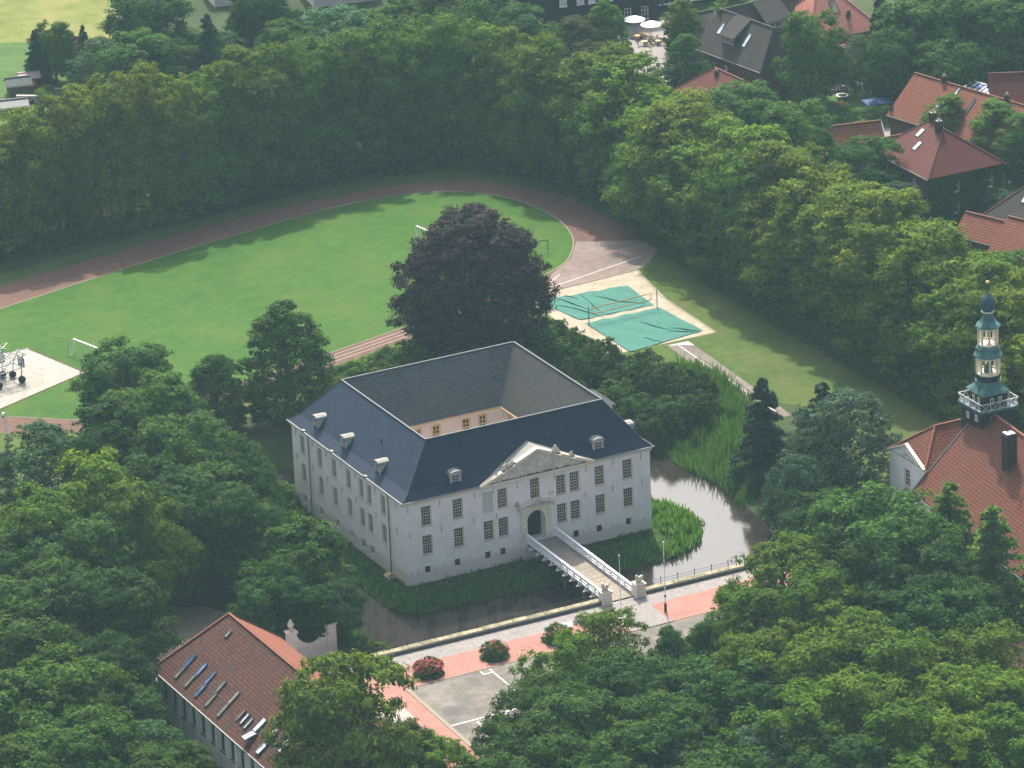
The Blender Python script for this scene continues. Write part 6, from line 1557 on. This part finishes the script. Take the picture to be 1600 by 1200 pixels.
# beyond the lime rows
FA = 'trees between the lime row and the town'
for (px, py, kd, h_, r_, tn, lb) in (
    (55, 42, 'spruce', 10, 3.4, (.8, .9, .9), 'dark conifer at the meadow edge, leftmost of the clump'),
    (82, 38, 'broad', 10, 3.6, (.8, .95, .85), 'dark green tree at the meadow edge, next to the leftmost conifer'),
    (128, 36, 'spruce', 8, 2.2, (.9, 1.0, .9), 'small spruce at the meadow edge'), (107, 44, 'spruce', 7, 1.8, (.9, 1.0, .9), 'smallest spruce at the meadow edge'),
    (228, -12, 'broad', 14, 6.8, (.6, .78, .85), 'big dark tree at the right end of the meadow'),
    (155, 62, 'silver', 9, 5.5, (.6, .72, .6), 'grey-green bushy tree between meadow and lime row'),
    (205, 55, 'broad', 11, 6.2, (.95, 1.05, .85), 'light olive tree behind the left part of the lime row'),
    (262, 62, 'broad', 9, 5.0, (.85, 1.0, .95), 'green tree right of the light olive one'),
    (322, 18, 'spruce', 13, 4.4, (.9, 1.2, 1.1), 'spruce below the pale bungalow'), (372, -20, 'spruce', 13, 4.0, (.8, .95, 1.0), 'dark spruce right of the pale bungalow'),
    (345, 48, 'silver', 9, 5.0, (.75, .95, .75), 'pale green tree in front of the spruces'), (300, 45, 'broad', 8, 4.4, (1.1, 1.2, 1.1), 'light green bushy tree left of the pale green one'),
    (418, 15, 'broad', 9, 5.2, (1.1, 1.2, 1.1), 'light green tree in front of the white house'), (410, -25, 'broad', 14, 6.0, (.55, .7, .8), 'very dark tree at the top edge left of the white house'),
    (515, 12, 'silver', 11, 8.5, (.62, .82, .6), 'wide grey-green tree behind the lime row'), (450, 40, 'broad', 10, 6, (1.0, 1.1, .85), 'olive tree pressed against the back of the lime row'),
    (585, 22, 'broad', 9, 5, (.9, 1.0, .85), 'green tree below the half hidden red roof'), (625, 6, 'broad', 10, 5.5, (.85, 1.0, .85), 'green tree right of the half hidden red roof'),
    (690, -8, 'broad', 11, 6.0, (.95, 1.05, .9), 'light green tree at the top edge above the lime row'), (765, -5, 'broad', 12, 6.0, (.7, .85, .85), 'dark green tree at the top edge right of the light green one'),
    (805, 15, 'broad', 11, 5.5, (.55, .7, .75), 'very dark tree left of the brick gable'), (850, 38, 'shrub', 5, 4.5, (.9, 1.05, .95), 'round green bush in front of the brick gable'),
    (908, 28, 'broad', 8, 4.4, (.9, .62, .8), 'purple-leaved tree left of the inn front'), (920, 66, 'broad', 6, 3.2, (.85, .6, .8), 'low purple-leaved tree below the first purple one'),
    (945, 2, 'column', 10, 3.4, (1.1, 1.2, .95), 'fresh green upright tree in front of the inn'), (975, 60, 'column', 6, 1.8, (.8, 1.0, .85), 'thin dark tree at the left corner of the town square'),
    (1065, 0, 'column', 9, 3.4, (1.5, 1.45, .9), 'light yellow-green tree at the right side of the town square'), (1072, 55, 'column', 9, 3.4, (1.1, 1.3, 1.2), 'pale green birch-like tree below the yellow-green one'),
    (1150, -14, 'column', 6, 4.0, (1.3, 1.3, .9), 'bright green tree top at the top edge behind the grey roofs'),
    (1266, 24, 'broad', 15, 5.4, (.85, 1.05, .9), 'big green tree right of the grey-roofed house'), (1342, 58, 'silver', 9, 3.8, (.8, 1.0, .8), 'silvery green tree behind the garden washing line'),
    (1326, 14, 'spruce', 9, 2.2, (1, 1, 1), 'small spruce in front of the bright red roof'), (1374, -30, 'spruce', 17, 3.6, (.75, .9, .95), 'tall dark narrow conifer right of the bright red roof'),
    (1440, 5, 'broad', 15, 7.5, (.75, .95, .9), 'big green tree above the bright red pantile house'), (1400, 52, 'broad', 12, 4.5, (.65, .85, .9), 'dark tree left above the bright red pantile house'),
    (1500, -12, 'broad', 16, 8.0, (.8, 1.0, .9), 'big green tree at the top edge, right of the tall conifer'), (1560, -10, 'broad', 16, 8.0, (.75, .95, .95), 'big green tree near the top right corner'),
    (1480, 70, 'broad', 11, 6.0, (.7, .88, .85), 'dark green tree directly behind the bright red pantile roof'), (1590, 32, 'broad', 12, 6.5, (.8, 1.0, .95), 'round green tree at the right edge near the top'), (1535, 62, 'broad', 10, 5.0, (.65, .82, .85), 'dark tree above the white disc lamp'),
    (1158, 136, 'broad', 10, 6.6, (.8, .92, .9), 'wide dull green tree below the hipped brown roof'), (1240, 166, 'broad', 13, 6.0, (.95, 1.0, .85), 'olive tree left of the small gabled house'),
    (1352, 218, 'broad', 11, 5.0, (.72, .9, .9), 'dark green tree in front of the ivy house, left'), (1405, 288, 'silver', 7, 4.5, (.5, .65, .6), 'low grey-green tree under the ivy-covered wall'),
    (1485, 150, 'column', 9, 4.6, (1.15, 1.2, 1.0), 'willow-like light green tree between the two red roofs'), (1556, 158, 'column', 10, 4.6, (1.25, 1.35, 1.0), 'fresh green tree right of the willow-like one'), (1596, 180, 'column', 10, 4.2, (1.0, 1.2, 1.0), 'green tree at the right edge beside the ivy house'),
    (1560, 295, 'silver', 4, 2.5, (.8, 1.0, .9), 'small grey-green shrub by the pale lamp'),
    (1545, 395, 'broad', 9, 5.0, (1.0, 1.1, .95), 'green tree below the small red-roofed annexe'), (1590, 400, 'broad', 10, 5.5, (.9, 1.0, .9), 'green tree at the right edge below the orange-roofed cottage')):
    T(px, py, kd, h_, r_, lb, tint=tuple(1.2 * q_ for q_ in tn), group=FA)  # tints lightened to imitate haze over these far trees
# flower bushes in the red paving
for (px, py, r_, fl, lb) in ((670, 1053, 1.95, 230, 'round bush full of crimson blossom, nearest the hall'), (773, 1026, 1.85, 70, 'round bush with a few crimson blossoms, second from the hall'), (872, 1000, 1.95, 12, 'green round bush without blossom, third from the hall'), (1150, 930, 2.1, 0, 'flat green bush on the red paving right of the bridge')):
    p = G(px, py); e = tree('shrub', p.x, p.y, 2.0 if fl else 1.4, r_ * .95, lb, name='rhododendron_bush', cat='bush', group='bushes set in the red paving', crown='foliage', tint=(.95, .95, .95))
    e.scale = (r_ / 4, r_ / 4, (2.0 if fl else 1.3) / 5)
    if fl:
        rs2 = np.random.RandomState(px); d = rs2.normal(0, 1, (fl, 3)); d[:, 2] = np.abs(d[:, 2]) + .1; d /= np.linalg.norm(d, axis=1)[:, None]
        me = cards('blossom', d * np.array([4.0, 4.0, 3.0]) + np.array([0, 0, 2.1]), d, .55, rs2, 'flower', .9)
        o = bpy.data.objects.new('blossom', me); col.objects.link(o); o.parent = e
    mb = MB(); mb.lathe([(r_ * 1.02, 0), (r_ * .98, .1)], (p.x, p.y, 2.0), 20); struct('planting_bed', mb, 'soil_grass')
# ivy on the end wall
n = 5200; rs2 = np.random.RandomState(3)
Y = rs2.uniform(-.1, 12.9, n); Z = rs2.uniform(-.3, 6.9, n)
keep = np.ones(n, bool)
for y0, z0 in ((12.8 - 4.4 - .9, 3.9), (12.8 - 4.4 - .9, .6), (12.8 - 10.2 - .9, 3.6)): keep &= ~((Y > y0 - .05) & (Y < y0 + .95) & (Z > z0 - .05) & (Z < z0 + 1.95))
P_ = np.stack([-.12 + rs2.uniform(-.14, .06, n), Y, Z], 1)[keep]
o = bpy.data.objects.new('ivy', cards('ivy', P_, np.tile([-1.0, 0, .4], (len(P_), 1)), .5, rs2, 'leaf')); col.objects.link(o); o.parent = ivy_wall; o.color = (.55, .85, .6, 1)
# reeds and tall grass
def blades(name, polys, dens, h_, w_, label, cat_, tint, seed, ring=None, wcut=True):
    rs3 = np.random.RandomState(seed); out = []
    for poly in polys:
        a = np.array(poly); lo, hi = a.min(0), a.max(0)
        m_ = int((hi - lo).prod() * dens); X = rs3.uniform(lo[0], hi[0], m_); Y = rs3.uniform(lo[1], hi[1], m_)
        ok = sdist(X, Y, poly) < 0
        if ring is not None: ok &= ring(X, Y)
        out.append(np.stack([X[ok], Y[ok]], 1))
    q_ = np.concatenate(out)
    z = ground_z(q_[:, 0], q_[:, 1]); ok = z > WATER_Z - .35; q_, z = q_[ok], z[ok]
    clump = .75 + .5 * (np.sin(q_[:, 0] * 1.3 + 2 * np.sin(q_[:, 1] * .7)) * np.sin(q_[:, 1] * 1.1 + q_[:, 0] * .5))
    P = np.stack([q_[:, 0], q_[:, 1], z - .05], 1)
    n_ = len(P); Nn = rs3.normal(0, 1, (n_, 3)); Nn[:, 2] = 0
    # blade height through size array
    a = rs3.normal(0, .22, (n_, 3)); a[:, 2] = 1; a /= np.linalg.norm(a, axis=1)[:, None]
    b = np.cross(Nn, a); b /= np.linalg.norm(b, axis=1)[:, None] + 1e-9
    H_ = (h_ * clump * rs3.uniform(.6, 1.25, n_))[:, None]; k = w_ * rs3.uniform(.6, 1.4, n_)[:, None]
    V = np.empty((n_, 4, 3)); V[:, 0] = P - b * k; V[:, 1] = P + b * k; V[:, 2] = P + a * H_ + b * k * .4; V[:, 3] = P + a * H_ - b * k * .4
    me = bpy.data.meshes.new(name); me.vertices.add(n_ * 4); me.vertices.foreach_set('co', V.ravel()); me.loops.add(n_ * 4); me.loops.foreach_set('vertex_index', np.arange(n_ * 4))
    me.polygons.add(n_); me.polygons.foreach_set('loop_start', np.arange(0, n_ * 4, 4)); me.polygons.foreach_set('loop_total', np.full(n_, 4)); me.update(); me.validate()
    me.materials.append(M['reed_leaf'])
    o = bpy.data.objects.new(name, me); col.objects.link(o); o.color = (*tint, 1)
    return tag(o, label, cat_, kind='stuff')
castle_r = [(0, 0), (CW, 0), (CW, CD), (0, CD)]
blades('bank_grass', [ISLAND], 14, .55, .10, 'rough green grass on the strip of ground round the castle walls', 'grass', (1.3, 1.5, 1.1), 1, ring=lambda x, y: sdist(x, y, castle_r) > .1)
blades('water_edge_grass', [ISLAND], 16, 1.1, .09, 'taller grass tufts along the water edge of the castle island', 'grass', (1.35, 1.5, 1.05), 2, ring=lambda x, y: (sdist(x, y, ISLAND) > -2.4) & (sdist(x, y, castle_r) > 1))
blades('lush_grass', [[(35.3, -3.5), (38, -5), (40.4, -3.5), (41.2, -1.8), (42.9, -.6), (42.2, 1.5), (42.8, 3.2), (41.2, 5), (41.6, 7.5), (40.0, 9), (40.4, 12), (38.8, 15), (39.4, 17), (37.8, 20), (35.3, 24)]], 16, 1.2, .11, 'lush bright green plants on the island right of the castle wall', 'grass', (1.35, 1.45, .9), 3)
blades('reed_bed', [[(50.2, 44), (49.2, 30), (49.3, 16), (50.0, 9), (49.0, 1), (55, 4), (60, 14), (66, 28), (66, 44)]], 24, 1.9, .06, 'wide bed of green reeds on the right bank of the moat', 'reeds', (.95, 1.05, 1.0), 4)
blades('left_bank_reeds', [[(-16, 10), (-9.2, 8), (-6, 22), (-3.5, 40), (-16, 44)], [(-16, -20), (-11.4, -20), (-9.4, -10), (-8.0, 0), (-16, 2)]], 9, 1.7, .09, 'green reeds and tall grass on the left bank of the moat', 'reeds', (.85, 1.0, .85), 5)

# ------------------------------------------------------------------ haze
mb = MB(); mb.box(-820, -720, -3.2, 920, 920, 262)
hz = mb.build('haze', [])
m = bpy.data.materials.new('haze'); m.use_nodes = True; N = m.node_tree.nodes; N.clear()
vo = N.new('ShaderNodeVolumePrincipled'); out = N.new('ShaderNodeOutputMaterial')
vo.inputs['Color'].default_value = (.48, .78, .90, 1); vo.inputs['Density'].default_value = HAZE; vo.inputs['Anisotropy'].default_value = 0.2
m.node_tree.links.new(vo.outputs[0], out.inputs['Volume'])
hz.data.materials.append(m)
tag(hz, 'thin bluish summer haze over the whole place', 'haze', kind='stuff')
hz.display_type = 'WIRE'
